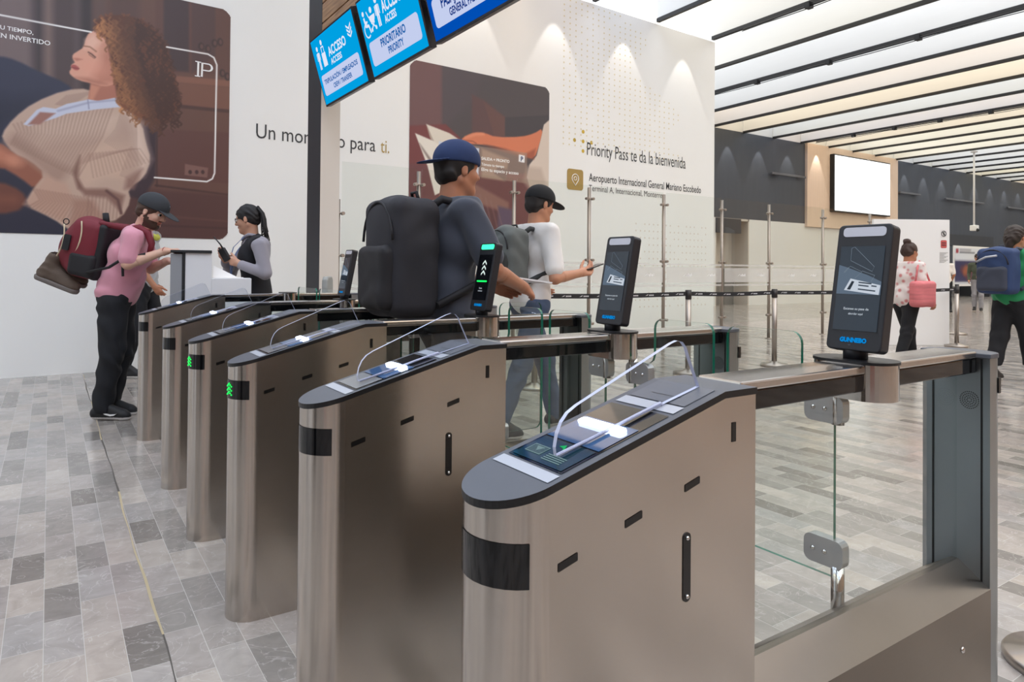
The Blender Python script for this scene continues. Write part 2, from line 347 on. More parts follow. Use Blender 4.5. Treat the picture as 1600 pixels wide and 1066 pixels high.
# ------------------------------------------------------------------ the setting
def floor_material():
    m = bpy.data.materials.new('marble_strip_floor'); m.use_nodes = True; nt = m.node_tree; L = nt.links; b = nt.nodes['Principled BSDF']
    N = nt.nodes.new
    tc = N('ShaderNodeTexCoord'); sp = N('ShaderNodeSeparateXYZ'); cb = N('ShaderNodeCombineXYZ')
    L.new(tc.outputs['Object'], sp.inputs[0]); L.new(sp.outputs['Y'], cb.inputs['X']); L.new(sp.outputs['X'], cb.inputs['Y'])
    br = N('ShaderNodeTexBrick'); br.offset = 0.37; br.offset_frequency = 3; br.squash = 1.0
    br.inputs['Scale'].default_value = 1.0; br.inputs['Brick Width'].default_value = 0.29; br.inputs['Row Height'].default_value = 0.1075
    br.inputs['Mortar Size'].default_value = 0.0011; br.inputs['Mortar Smooth'].default_value = 0.2; br.inputs['Color1'].default_value = (0, 0, 0, 1); br.inputs['Color2'].default_value = (1, 1, 1, 1); br.inputs['Mortar'].default_value = (0.5, 0.5, 0.5, 1)
    L.new(cb.outputs[0], br.inputs['Vector'])
    rp = N('ShaderNodeValToRGB'); e = rp.color_ramp.elements
    e[0].position = 0; e[0].color = rgb(118, 112, 106); e[1].position = 1; e[1].color = rgb(182, 172, 162)
    for p, c in ((.2, (140, 134, 128)), (.45, (160, 152, 146)), (.65, (172, 162, 152)), (.82, (156, 151, 147))):
        q = e.new(p); q.color = rgb(*c)
    L.new(br.outputs['Color'], rp.inputs[0])
    # mottling and veins
    n1 = N('ShaderNodeTexNoise'); n1.inputs['Scale'].default_value = 9; n1.inputs['Detail'].default_value = 7; n1.inputs['Roughness'].default_value = .62; n1.inputs['Distortion'].default_value = .8
    L.new(tc.outputs['Object'], n1.inputs['Vector'])
    r1 = N('ShaderNodeMapRange'); r1.inputs[1].default_value = .3; r1.inputs[2].default_value = .7; r1.inputs[3].default_value = .84; r1.inputs[4].default_value = 1.13; L.new(n1.outputs['Fac'], r1.inputs[0])
    mu = N('ShaderNodeMixRGB'); mu.blend_type = 'MULTIPLY'; mu.inputs[0].default_value = 1; L.new(rp.outputs[0], mu.inputs[1]); L.new(r1.outputs[0], mu.inputs[2])
    n2 = N('ShaderNodeTexNoise'); n2.inputs['Scale'].default_value = 5; n2.inputs['Detail'].default_value = 5; n2.inputs['Distortion'].default_value = 2.2
    L.new(tc.outputs['Object'], n2.inputs['Vector'])
    a1 = N('ShaderNodeMath'); a1.operation = 'SUBTRACT'; a1.inputs[1].default_value = .5; L.new(n2.outputs['Fac'], a1.inputs[0])
    a2 = N('ShaderNodeMath'); a2.operation = 'ABSOLUTE'; L.new(a1.outputs[0], a2.inputs[0])
    r2 = N('ShaderNodeMapRange'); r2.inputs[1].default_value = 0; r2.inputs[2].default_value = .012; r2.inputs[3].default_value = .32; r2.inputs[4].default_value = 0; L.new(a2.outputs[0], r2.inputs[0])
    mv = N('ShaderNodeMixRGB'); mv.inputs[2].default_value = rgb(215, 208, 203); L.new(r2.outputs[0], mv.inputs[0]); L.new(mu.outputs[0], mv.inputs[1])
    mo = N('ShaderNodeMixRGB'); mo.inputs[2].default_value = rgb(190, 185, 178); L.new(br.outputs['Fac'], mo.inputs[0]); L.new(mv.outputs[0], mo.inputs[1]); L.new(mo.outputs[0], b.inputs['Base Color'])
    r3 = N('ShaderNodeMapRange'); r3.inputs[3].default_value = .09; r3.inputs[4].default_value = .24; L.new(n1.outputs['Fac'], r3.inputs[0]); L.new(r3.outputs[0], b.inputs['Roughness'])
    bp = N('ShaderNodeBump'); bp.inputs['Strength'].default_value = .06; bp.inputs['Distance'].default_value = .01; L.new(n1.outputs['Fac'], bp.inputs['Height']); L.new(bp.outputs[0], b.inputs['Normal'])
    return m
white_wall = mat('white_wall_paint', (242, 241, 238), .5, var=.015, vscale=1.5)
tag(MB().box(-11, 60, -11, 17, -.1, 0).build('floor', floor_material()), kind='structure')
# main advertising wall, slightly out of square with the gates
def wall_box(mb, u0, u1, z0, z1, t0, t1, m=0):
    a = [wall_pt(u, z, t) for u in (u0, u1) for t in (t0, t1) for z in (z0, z1)]
    return mb.add(a, [(0, 1, 3, 2), (4, 6, 7, 5), (0, 4, 5, 1), (2, 3, 7, 6), (0, 2, 6, 4), (1, 5, 7, 3)], m)
tag(wall_box(MB(), -11, 11.41, 0, 5.92, -.25, 0).build('wall_left', white_wall), kind='structure')
dark_wall = mat('charcoal_wall_panel', (70, 75, 84), .5, var=.12, vscale=3, stretch=(2, 1, .25))
low_white = mat('glossy_white_cladding', (226, 226, 224), .25)
wb = MB().box(8, 60, 15.3, 15.55, 2.97, 5.96, 0).box(8, 60, 15.32, 15.55, 5.96, 7.0, 1).box(39.1, 60, 15.3, 15.55, 0, 2.97, 0)
wb.box(8, 18.4, 15.3, 15.55, 0, 2.97, 1).box(20.15, 34.6, 15.3, 15.55, 0, 2.97, 1)
tag(wb.build('wall_back', [dark_wall, low_white]), kind='structure')
wood_pale = mat('pale_wood_panel', (222, 198, 178), .45, var=.1, vscale=2.5, stretch=(8, 1, .4))
tag(MB().box(23.4, 29.9, 15.2, 15.3, 2.86, 5.98).build('trim_31', wood_pale), kind='structure')
grey_lam = mat('grey_laminate', (150, 147, 143), .5); ink = mat('matt_black', (26, 27, 30), .5); dk = mat('dark_grey_paint', (58, 60, 65), .5)
dr = MB().box(18.4, 20.15, 16.0, 16.05, 0, 2.97, 0).box(18.4, 18.45, 15.3, 16, 0, 2.97, 0).box(20.1, 20.15, 15.3, 16, 0, 2.97, 0).box(18.4, 20.15, 15.3, 16, 2.9, 2.97, 0)
dr.box(18.45, 20.1, 15.9, 16.0, 0, 1.25, 1).box(18.4, 19.62, 15.22, 15.34, 2.46, 2.95, 2)
tag(dr.build('door_1', [mat('beige_recess', (196, 188, 178), .6), mat('grey_door', (120, 117, 113), .5), dk]), kind='structure')
do = MB().box(34.6, 39.1, 16.6, 16.7, 0, 2.97, 0).box(34.5, 39.2, 15.24, 15.6, 2.45, 2.97, 1).box(38.75, 39.1, 15.24, 16.6, 0, 2.45, 1)
tag(do.build('door_2', [mat('pale_shop_wall', (205, 208, 212), .5), dk]), kind='structure')
tag(MB().box(57, 57.2, -11, 15.3, 0, 7.1).build('wall_right', mat('far_end_wall', (120, 118, 118), .6)), kind='structure')
tag(MB().box(-11, 60, -8.2, -8, 0, 7.1).build('wall_front', mat('taupe_reflection_wall', (150, 112, 84), .6, var=.6, vscale=.5)), kind='structure')  # unseen wall added for brown, cloudy reflections in the gates' steel sides

# luminous ceiling seen between deep white baffles
def ceil_material():
    m = bpy.data.materials.new('luminous_ceiling'); m.use_nodes = True; nt = m.node_tree; nt.nodes.clear(); N = nt.nodes.new; L = nt.links
    o = N('ShaderNodeOutputMaterial'); e = N('ShaderNodeEmission'); e.inputs[1].default_value = CEIL_LIGHT; gr = N('ShaderNodeMapRange'); gr.interpolation_type = 'SMOOTHSTEP'; gr.inputs[1].default_value = 0; gr.inputs[2].default_value = 8; gr.inputs[3].default_value = CEIL_LIGHT*1.55; gr.inputs[4].default_value = CEIL_LIGHT*.92; L.new(e.outputs[0], o.inputs[0])
    tc = N('ShaderNodeTexCoord'); s = N('ShaderNodeSeparateXYZ'); L.new(tc.outputs['Object'], s.inputs[0]); L.new(s.outputs['Y'], gr.inputs[0]); L.new(gr.outputs[0], e.inputs[1])
    a = N('ShaderNodeMath'); a.operation = 'MULTIPLY_ADD'; a.inputs[1].default_value = -.045; L.new(s.outputs['Y'], a.inputs[0]); L.new(s.outputs['X'], a.inputs[2])
    d = N('ShaderNodeMath'); d.operation = 'DIVIDE'; d.inputs[1].default_value = 1.66; L.new(a.outputs[0], d.inputs[0])
    f = N('ShaderNodeMath'); f.operation = 'FLOOR'; L.new(d.outputs[0], f.inputs[0])
    w = N('ShaderNodeTexWhiteNoise'); w.noise_dimensions = '1D'; L.new(f.outputs[0], w.inputs['W'])
    r = N('ShaderNodeValToRGB'); r.color_ramp.interpolation = 'CONSTANT'; q = r.color_ramp.elements
    q[0].color = rgb(214, 228, 250); q[1].position = .28; q[1].color = rgb(255, 246, 220)
    for p, c in ((.5, (236, 240, 246)), (.66, (255, 232, 208)), (.82, (250, 246, 232))): z = q.new(p); z.color = rgb(*c)
    L.new(w.outputs['Value'], r.inputs[0]); L.new(r.outputs[0], e.inputs[0]); return m
tag(MB().box(-11, 60, -8, 17, 7.0, 7.1).build('ceiling', ceil_material()), kind='structure')
baffle_white = mat('baffle_white', (240, 240, 238), .6, var=.03, vscale=2, stretch=(1, .3, 3)); baffle_edge = mat('baffle_black_edge', (28, 28, 30), .5)
def beam_x(k, y): return 18.16+1.66*(k-5)+.045*(y-15.1)
for k in range(-11, 29):
    y1 = 15.3 if k >= 2 else 16.5; mb = MB()
    if beam_x(k, 9) < 11.6: y1 = 9.0+math.tan(WA)*beam_x(k, 9)-.05
    for z0, z1, t, mm in ((6.0, 6.99, .018, 0), (5.93, 6.0, .04, 1)):
        a = [(beam_x(k, y)+sx*t, y, z) for y in (-7.9, y1) for sx in (-1, 1) for z in (z0, z1)]
        mb.add(a, [(0, 1, 3, 2), (4, 6, 7, 5), (0, 4, 5, 1), (2, 3, 7, 6), (0, 2, 6, 4), (1, 5, 7, 3)], mm)
    tag(mb.build('trim_%d' % (k+60), [baffle_white, baffle_edge]), kind='structure')
# wall washers between the baffles
def spot(loc, tgt, e, ang, blend=.12, col=(1, .96, .9), rad=.03):
    l = bpy.data.lights.new('wall_washer', 'SPOT'); l.energy = e; l.spot_size = math.radians(ang); l.spot_blend = blend; l.color = col; l.shadow_soft_size = rad
    o = bpy.data.objects.new('wall_washer', l); COL.objects.link(o); o.location = loc
    o.rotation_euler = (Vector(tgt)-Vector(loc)).to_track_quat('-Z', 'Y').to_euler(); return o
for k in range(-4, 1):
    x = beam_x(k, 8.6)+.83; p = wall_pt(x, 5.9, .35); spot(p, p+Vector((0, .14, -1)), 30, 50, .15)
for k in range(5, 20):
    x = beam_x(k, 15)+.83; spot((x, 14.95, 5.95), (x, 15.1, 5), 70, 46, .2)
# floor expansion joint with beige sealant
jp = []
y = -2.0
while y < 8.9: jp.append((.318+.004*math.sin(y*3.1)+.002*math.sin(y*11), y)); y += .1
jm = MB()
for i in range(len(jp)-1):
    (xa, ya), (xb, yb) = jp[i], jp[i+1]; w = .0035+.0015*math.sin(ya*5)
    jm.add([(xa-w, ya, .0008), (xa+w, ya, .0008), (xb+w, yb, .0008), (xb-w, yb, .0008)], [(0, 1, 2, 3)], 0 if math.sin(ya*2.1+1) > -.2 else 1)
tag(jm.build('trim_32', [mat('beige_sealant', (176, 160, 128), .8), mat('dirty_joint', (84, 78, 72), .8)]), kind='structure')

tag(MB().box(-9.7, -9.5, -8, 2.2, 0, 7.1).build('wall_behind', mat('brown_reflection_wall', (62, 52, 50), .6, var=.3, vscale=.8)), kind='structure')  # unseen dark wall added to give the steel fronts contrast in their reflections
# unseen columns added behind the viewpoint for vertical bands in the steel's reflections
for i, (x, y, w, c) in enumerate(((-2.4, 1.25, .42, (30, 29, 32)), (-4.0, -2.6, .5, (150, 92, 80)), (-5.2, 4.2, .4, (60, 58, 60)), (-1.2, -4.2, .4, (70, 64, 62)))):
    tag(MB().box(x-w/2, x+w/2, y-w/2, y+w/2, 0, 5.9).build('trim_%d' % (34+i), mat('reflection_column_%d' % i, c, .6)), kind='structure')
# column and timber header carrying the screens
cx, cy = 2.15, 6.53
tag(MB().box(cx, cx+.19, cy, cy+.40, 0, 5.92, 0).add([(cx, cy-.003, 0), (cx+.19, cy-.003, 0), (cx+.19, cy-.003, 2.98), (cx, cy-.003, 2.98)], [(0, 1, 2, 3)], 1).build('trim_33', [mat('black_column', (52, 52, 56), .6), mat('beige_cladding', (226, 218, 208), .55)]), kind='structure')
def plank_material():
    m = mat('oak_planks', (168, 126, 88), .55); nt = m.node_tree; b = nt.nodes['Principled BSDF']; N = nt.nodes.new; L = nt.links
    tc = N('ShaderNodeTexCoord'); mp = N('ShaderNodeMapping'); mp.inputs['Scale'].default_value = (3, 1.2, 22); L.new(tc.outputs['Object'], mp.inputs[0])
    n = N('ShaderNodeTexNoise'); n.inputs['Scale'].default_value = 3; n.inputs['Detail'].default_value = 6; L.new(mp.outputs[0], n.inputs['Vector'])
    r = N('ShaderNodeValToRGB'); r.color_ramp.elements[0].position = .3; r.color_ramp.elements[0].color = rgb(132, 95, 62); r.color_ramp.elements[1].position = .72; r.color_ramp.elements[1].color = rgb(190, 148, 108)
    L.new(n.outputs['Fac'], r.inputs[0]); L.new(r.outputs[0], b.inputs['Base Color']); return m
hd = thing('overhead_header', 'oak plank header beam above the gates behind the blue screens', 'header', (2.3, 4.0, 2.97))
hb = MB()
z = 2.98
for i in range(5): hb.box(2.15, 2.33, -.5, 6.525, z, z+.178, 0); z += .19
part('plank_cladding', hb, plank_material(), hd, bevel=.003)
part('core', MB().box(2.17, 2.32, -.5, 6.52, 2.975, z+.01), dk, hd)

# ------------------------------------------------------------------ wall advertising
ink_txt = mat('dark_grey_ink', (62, 62, 64), .6); gold_txt = mat('gold_ink', (178, 150, 84), .6); white_ink = mat('white_ink', (245, 243, 240), .6)
poster_mat = vcol_mat('poster_print', .42)
def pz(x, y): return wall_uz(x, y)
def poster_a():
    u0, u1, z0, z1 = -1.35, 1.84, 1.525, 4.385
    p = Paint(u0, u1, z0, z1, 122, (104, 72, 62)); S = 2.88
    Q = lambda *a: [pz(a[i]/S, a[i+1]/S) for i in range(0, len(a), 2)]
    # panelled room
    p.poly(Q(-700, -600, 400, -600, 400, 420, -700, 420), (96, 80, 80), .15)
    for x, c, w in ((-300, (84, 70, 72), .25), (-120, (110, 92, 90), .2), (60, (118, 100, 98), .3), (180, (66, 54, 56), .1), (225, (122, 100, 94), .12), (290, (80, 64, 64), .2), (390, (58, 46, 48), .12), (450, (98, 74, 68), .12), (560, (92, 66, 60), .3)):
        a = Q(x, -500, x, 430); p.line(a, w, c, .08)
    p.poly(Q(700, -400, 1060, -400, 1060, 345, 700, 320), (98, 66, 58), .03)
    p.poly(Q(735, -400, 850, -400, 850, 325, 735, 315), (70, 52, 54), .03); p.poly(Q(862, -300, 968, -300, 968, 250, 862, 330), (84, 60, 58), .03)
    p.poly(Q(770, 340, 1060, 365, 1060, 395, 770, 370), (132, 88, 72), .02)
    p.poly(Q(780, 370, 1060, 395, 1060, 500, 800, 480), (120, 80, 66), .03)
    p.poly(Q(800, 470, 1060, 497, 1060, 512, 800, 486), (78, 52, 48), .02)
    p.poly(Q(700, 580, 1060, 600, 1060, 830, 700, 800), (98, 64, 58), .03)
    for a, b in ((706, 1040), ): p.line(Q(a, 490, a, 840), .012, (70, 46, 44), .02)
    p.line(Q(700, 835, 1050, 880), .02, (70, 46, 44), .02); p.poly(Q(560, 845, 1060, 880, 1060, 1100, 500, 1100), (88, 58, 54), .06)
    p.line(Q(600, 960, 1060, 1000), .015, (104, 70, 62), .03); p.line(Q(600, 1010, 1060, 1030), .015, (70, 46, 46), .03)
    p.poly(Q(832, 738, 936, 756, 932, 800, 830, 788), (128, 92, 84), .01)
    for x in (855, 885, 912): p.disc(Q(x, 775)[0], .02, .025, (74, 50, 48), .01)
    for x, y in ((905, 210), (935, 220), (965, 195), (990, 190), (1000, 330), (1022, 345)): p.disc(Q(x, y)[0], .035, .05, (66, 46, 46), .015); p.disc(Q(x+2, y)[0], .018, .03, (98, 68, 62), .01)
    # armchair
    p.poly(Q(-700, 240, 0, 252, 70, 270, 180, 325, 300, 375, 340, 420, 300, 560, 100, 700, -700, 800), (50, 52, 72), .03, smooth=1)
    p.poly(Q(-100, 420, 60, 440, 200, 430, 120, 540, -100, 640), (40, 42, 60), .2)
    p.poly(Q(640, 560, 705, 590, 700, 800, 640, 900, 560, 880, 640, 700), (62, 46, 52), .04)
    # lap and arms
    p.poly(Q(-700, 700, 60, 740, 160, 850, 330, 1000, 420, 1100, -700, 1100), (44, 44, 60), .04)
    p.poly(Q(-400, 640, -100, 620, 0, 640, 70, 690, 140, 722, 210, 785, 160, 855, 90, 800, 0, 748, -200, 760, -400, 800), (150, 92, 72), .03, smooth=1)
    p.poly(Q(-300, 660, 0, 660, 70, 705, 60, 740, -60, 720, -300, 730), (190, 122, 96), .08); p.disc(Q(70, 725)[0], .07, .06, (212, 146, 118), .08, .7)
    p.poly(Q(-400, 800, 0, 815, 100, 860, 125, 910, 70, 960, -100, 965, -400, 960), (112, 66, 54), .04, smooth=1); p.line(Q(-200, 880, 60, 900), .07, (140, 86, 66), .1, .6)
    # cardigan
    body = Q(5, 605, 60, 532, 150, 462, 290, 405, 402, 398, 425, 440, 520, 445, 570, 492, 640, 560, 655, 640, 680, 718, 650, 800, 575, 850, 590, 905, 545, 985, 440, 1010, 400, 1066, 300, 1030, 240, 985, 110, 922, 150, 850, 205, 783, 135, 722, 60, 690, 20, 640)
    p.poly(body, (196, 166, 148), .02, smooth=1)
    p.poly(Q(560, 500, 640, 560, 655, 640, 676, 716, 640, 790, 590, 700, 600, 600), (226, 200, 184), .12, .8)
    p.poly(Q(150, 560, 420, 500, 560, 520, 500, 600, 330, 620, 180, 640), (212, 184, 166), .15, .8)
    p.poly(Q(330, 760, 380, 680, 480, 640, 590, 650, 620, 720, 580, 800, 470, 800, 380, 850), (206, 174, 154), .1)
    p.poly(Q(325, 770, 360, 700, 350, 800, 390, 870, 350, 850), (128, 92, 80), .04)
    p.poly(Q(360, 850, 480, 850, 560, 880, 540, 950, 480, 890, 380, 880), (140, 104, 92), .05); p.poly(Q(570, 800, 640, 760, 600, 850, 560, 850), (150, 114, 102), .06)
    p.poly(Q(20, 640, 60, 600, 200, 700, 320, 760, 250, 860, 200, 780, 130, 722), (172, 140, 124), .1)
    p.poly(Q(110, 920, 150, 860, 210, 790, 300, 830, 330, 900, 290, 1000), (196, 158, 138), .06); p.poly(Q(330, 900, 420, 900, 480, 1000, 400, 1066, 310, 1030), (178, 138, 120), .06)
    for i in range(26):
        t = i/25; a = (60+t*460, 560-t*110); b = (30+t*300+20, 650+t*150); p.line(Q(*a, (a[0]+b[0])/2+25, (a[1]+b[1])/2-10, *b), .014, (146, 114, 100), .02, .5)
    for i in range(16):
        t = i/15; p.line(Q(360+t*220, 740-t*70, 400+t*230, 690-t*20, 420+t*250, 800-t*70), .011, (160, 126, 110), .018, .5)
    for i in range(18): t = i/17; p.line(Q(150+t*240, 850+t*40, 180+t*240, 900+t*40, 130+t*250, 930+t*110), .013, (150, 112, 96), .02, .55)
    for i in range(10): t = i/9; p.line(Q(400+t*150, 870+t*20, 390+t*150, 1000-t*20), .012, (140, 104, 92), .02, .5)
    for i in range(20): t = i/19; p.line(Q(545+t*70, 500+t*70, 520+t*95, 580+t*70, 470+t*150, 640+t*90), .010, (168, 138, 124), .016, .45)
    for i in range(14): t = i/13; p.line(Q(590+t*60, 660+t*60, 540+t*60, 790+t*20), .010, (170, 138, 122), .016, .4)
    for i in range(12): t = i/11; p.line(Q(300+t*120, 430-t*20, 250+t*60, 470+t*10), .010, (158, 128, 114), .016, .45)
    p.line(Q(480, 860, 530, 900, 545, 960), .03, (104, 72, 66), .02)
    # shirt, neck
    p.poly(Q(410, 370, 515, 360, 545, 450, 470, 475, 395, 455), (176, 112, 92), .02); p.poly(Q(408, 380, 450, 390, 420, 450, 398, 450), (204, 138, 112), .03)
    p.poly(Q(105, 560, 165, 495, 195, 482, 250, 490, 300, 468, 400, 448, 440, 455, 530, 438, 545, 482, 440, 492, 300, 512, 250, 532, 130, 568), (202, 204, 220), .012)
    p.poly(Q(125, 562, 180, 505, 250, 510, 180, 560), (160, 112, 100), .02); p.line(Q(260, 500, 400, 462, 530, 450), .02, (168, 168, 190), .02); p.line(Q(395, 450, 400, 490), .012, (150, 150, 176), .01)
    # face
    p.poly(Q(420, 140, 470, 120, 520, 200, 530, 330, 520, 378, 470, 392, 412, 376, 352, 362, 316, 338, 311, 322, 320, 312, 318, 296, 326, 288, 338, 282, 326, 266, 326, 246, 348, 232, 376, 214, 384, 178, 398, 150), (222, 162, 138), .012, smooth=1)
    p.poly(Q(470, 200, 530, 200, 530, 380, 440, 380, 420, 340, 450, 280), (186, 120, 98), .1, .8); p.poly(Q(384, 180, 420, 150, 450, 190, 420, 225, 380, 220), (238, 190, 168), .06, .8)
    p.poly(Q(340, 350, 400, 350, 480, 380, 410, 376), (170, 106, 86), .05, .7); p.disc(Q(415, 300)[0], .13, .1, (232, 160, 136), .12, .5); p.poly(Q(328, 262, 350, 262, 372, 268, 345, 275), (186, 114, 96), .02, .8)
    p.poly(Q(316, 296, 335, 290, 358, 306, 352, 318, 330, 314), (176, 86, 82), .012, smooth=1); p.line(Q(320, 303, 356, 310), .006, (120, 56, 54), .008)
    p.line(Q(398, 236, 412, 244, 428, 258), .014, (84, 50, 42), .012); p.line(Q(400, 246, 425, 264), .006, (120, 76, 62), .01); p.line(Q(378, 208, 405, 212, 432, 232), .012, (150, 98, 74), .015)
    # curls
    hair = [(430, 82), (520, 64), (620, 80), (700, 130), (752, 205), (772, 290), (802, 400), (812, 480), (780, 545), (705, 566), (640, 530), (560, 490), (530, 450), (516, 370), (500, 280), (478, 170), (420, 140)]
    p.poly(Q(*sum([list(h) for h in hair], [])), (96, 56, 40), .03, smooth=1)
    rr = np.random.RandomState(3); hp = np.array(hair, float)
    for i in range(620):
        t = rr.rand(2); x = 425+t[0]*380; y = 70+t[1]*490
        ins = False; j = len(hp)-1
        for q in range(len(hp)):
            if (hp[q, 1] > y) != (hp[j, 1] > y) and x < (hp[j, 0]-hp[q, 0])*(y-hp[q, 1])/(hp[j, 1]-hp[q, 1])+hp[q, 0]: ins = not ins
            j = q
        if not ins: continue
        lit = max(0, min(1, 1.0-(x-440-max(0, (y-200)*.35))/175)); v = .5+.5*rr.rand()
        c = np.array((70, 42, 34))*(1-lit*v)+np.array((206, 138, 84))*lit*v; ph = rr.rand()*6; n = 10; am = 6+5*rr.rand(); dx = rr.rand()*30-8
        pts = []
        for q in range(n): pts += [x+dx*q/n+am*math.sin(ph+q*1.1), y+q*6]
        p.line(Q(*pts), .011+.012*rr.rand(), c, .012, .85)
    for i in range(70):
        t = rr.rand(); q = hp[int(t*16)]; r = hp[int(t*16)+1]; f = rr.rand(); x, y = q*(1-f)+r*f; c = (126, 76, 52) if x < 640 else (84, 52, 42)
        p.line(Q(x, y, x+8*math.cos(i), y-8, x+14*math.cos(i*1.7), y-3+6*math.sin(i)), .012, c, .012, .8)
    # white frame line
    fr = Q(-700, -62, 0, 68, 410, 145), Q(750, 212, 935, 244, 962, 260, 975, 292, 965, 780, 955, 805, 930, 818, 695, 799)
    for f in fr: p.line(f, .018, (240, 236, 232), .008)
    th = thing('wall_poster', 'large printed poster of a curly-haired woman in a cream cardigan', 'poster', wall_pt((u0+u1)/2, z0, .0))
    me = p.mesh('printed_sheet', lambda x, y: tuple(wall_pt(x, y, .006)), -np.array(th.location), poster_mat, corner=.13); link('printed_sheet', me, th)
    # slogan and monogram
    for s, (x, y), (x2, y2) in (('U TIEMPO,', (0, 131), (150, 157)), ('EN INVERTIDO', (0, 172), (226, 206))):
        a, b = pz(x/S, y/S), pz(x2/S, y2/S); full = {'U TIEMPO,': 'TU TIEMPO,', 'EN INVERTIDO': 'BIEN INVERTIDO'}[s]
        w = b[0]-a[0]; k = len(full)/len(s)*1.02
        lettering('lettering', full, th, wall_pt(b[0]-w*k, b[1], .0075), WU, (0, 0, 1), white_ink, width=w*k, bold=.012)
    mg = MB()
    for (xa, ya, xb, yb, w) in ((892, 280, 890, 342, .022), (910, 284, 907, 346, .022), (878, 276, 905, 282, .012), (876, 341, 900, 345, .012)):
        a, b = pz(xa/S, ya/S), pz(xb/S, yb/S); d = Vector((b[0]-a[0], b[1]-a[1], 0)).normalized(); n = Vector((-d.y, d.x, 0))*w/2
        mg.add([wall_pt(a[0]-n.x, a[1]-n.y, .0075), wall_pt(a[0]+n.x, a[1]+n.y, .0075), wall_pt(b[0]+n.x, b[1]+n.y, .0075), wall_pt(b[0]-n.x, b[1]-n.y, .0075)], [(0, 1, 2, 3)])
    a = pz(908/S, 282/S); bb = pz(908/S, 318/S); r1 = (a[1]-bb[1])/2; c = (a[0]+.02, (a[1]+bb[1])/2); q = []
    for i in range(13):
        t = math.pi/2-math.pi*i/12; q.append((c[0]+.055+r1*1.1*math.cos(t), c[1]+r1*math.sin(t), c[0]+.055+(r1*1.1-.026)*math.cos(t), c[1]+(r1-.014)*math.sin(t)))
    q = [(a[0], c[1]+r1, a[0], c[1]+r1-.014)]+q+[(a[0], c[1]-r1, a[0], c[1]-r1+.014)]
    mg.add([wall_pt(x, z, .0075) for t in q for x, z in ((t[0], t[1]), (t[2], t[3]))], [(2*i, 2*i+1, 2*i+3, 2*i+2) for i in range(len(q)-1)])
    part('monogram', mg, white_ink, th)
poster_a()

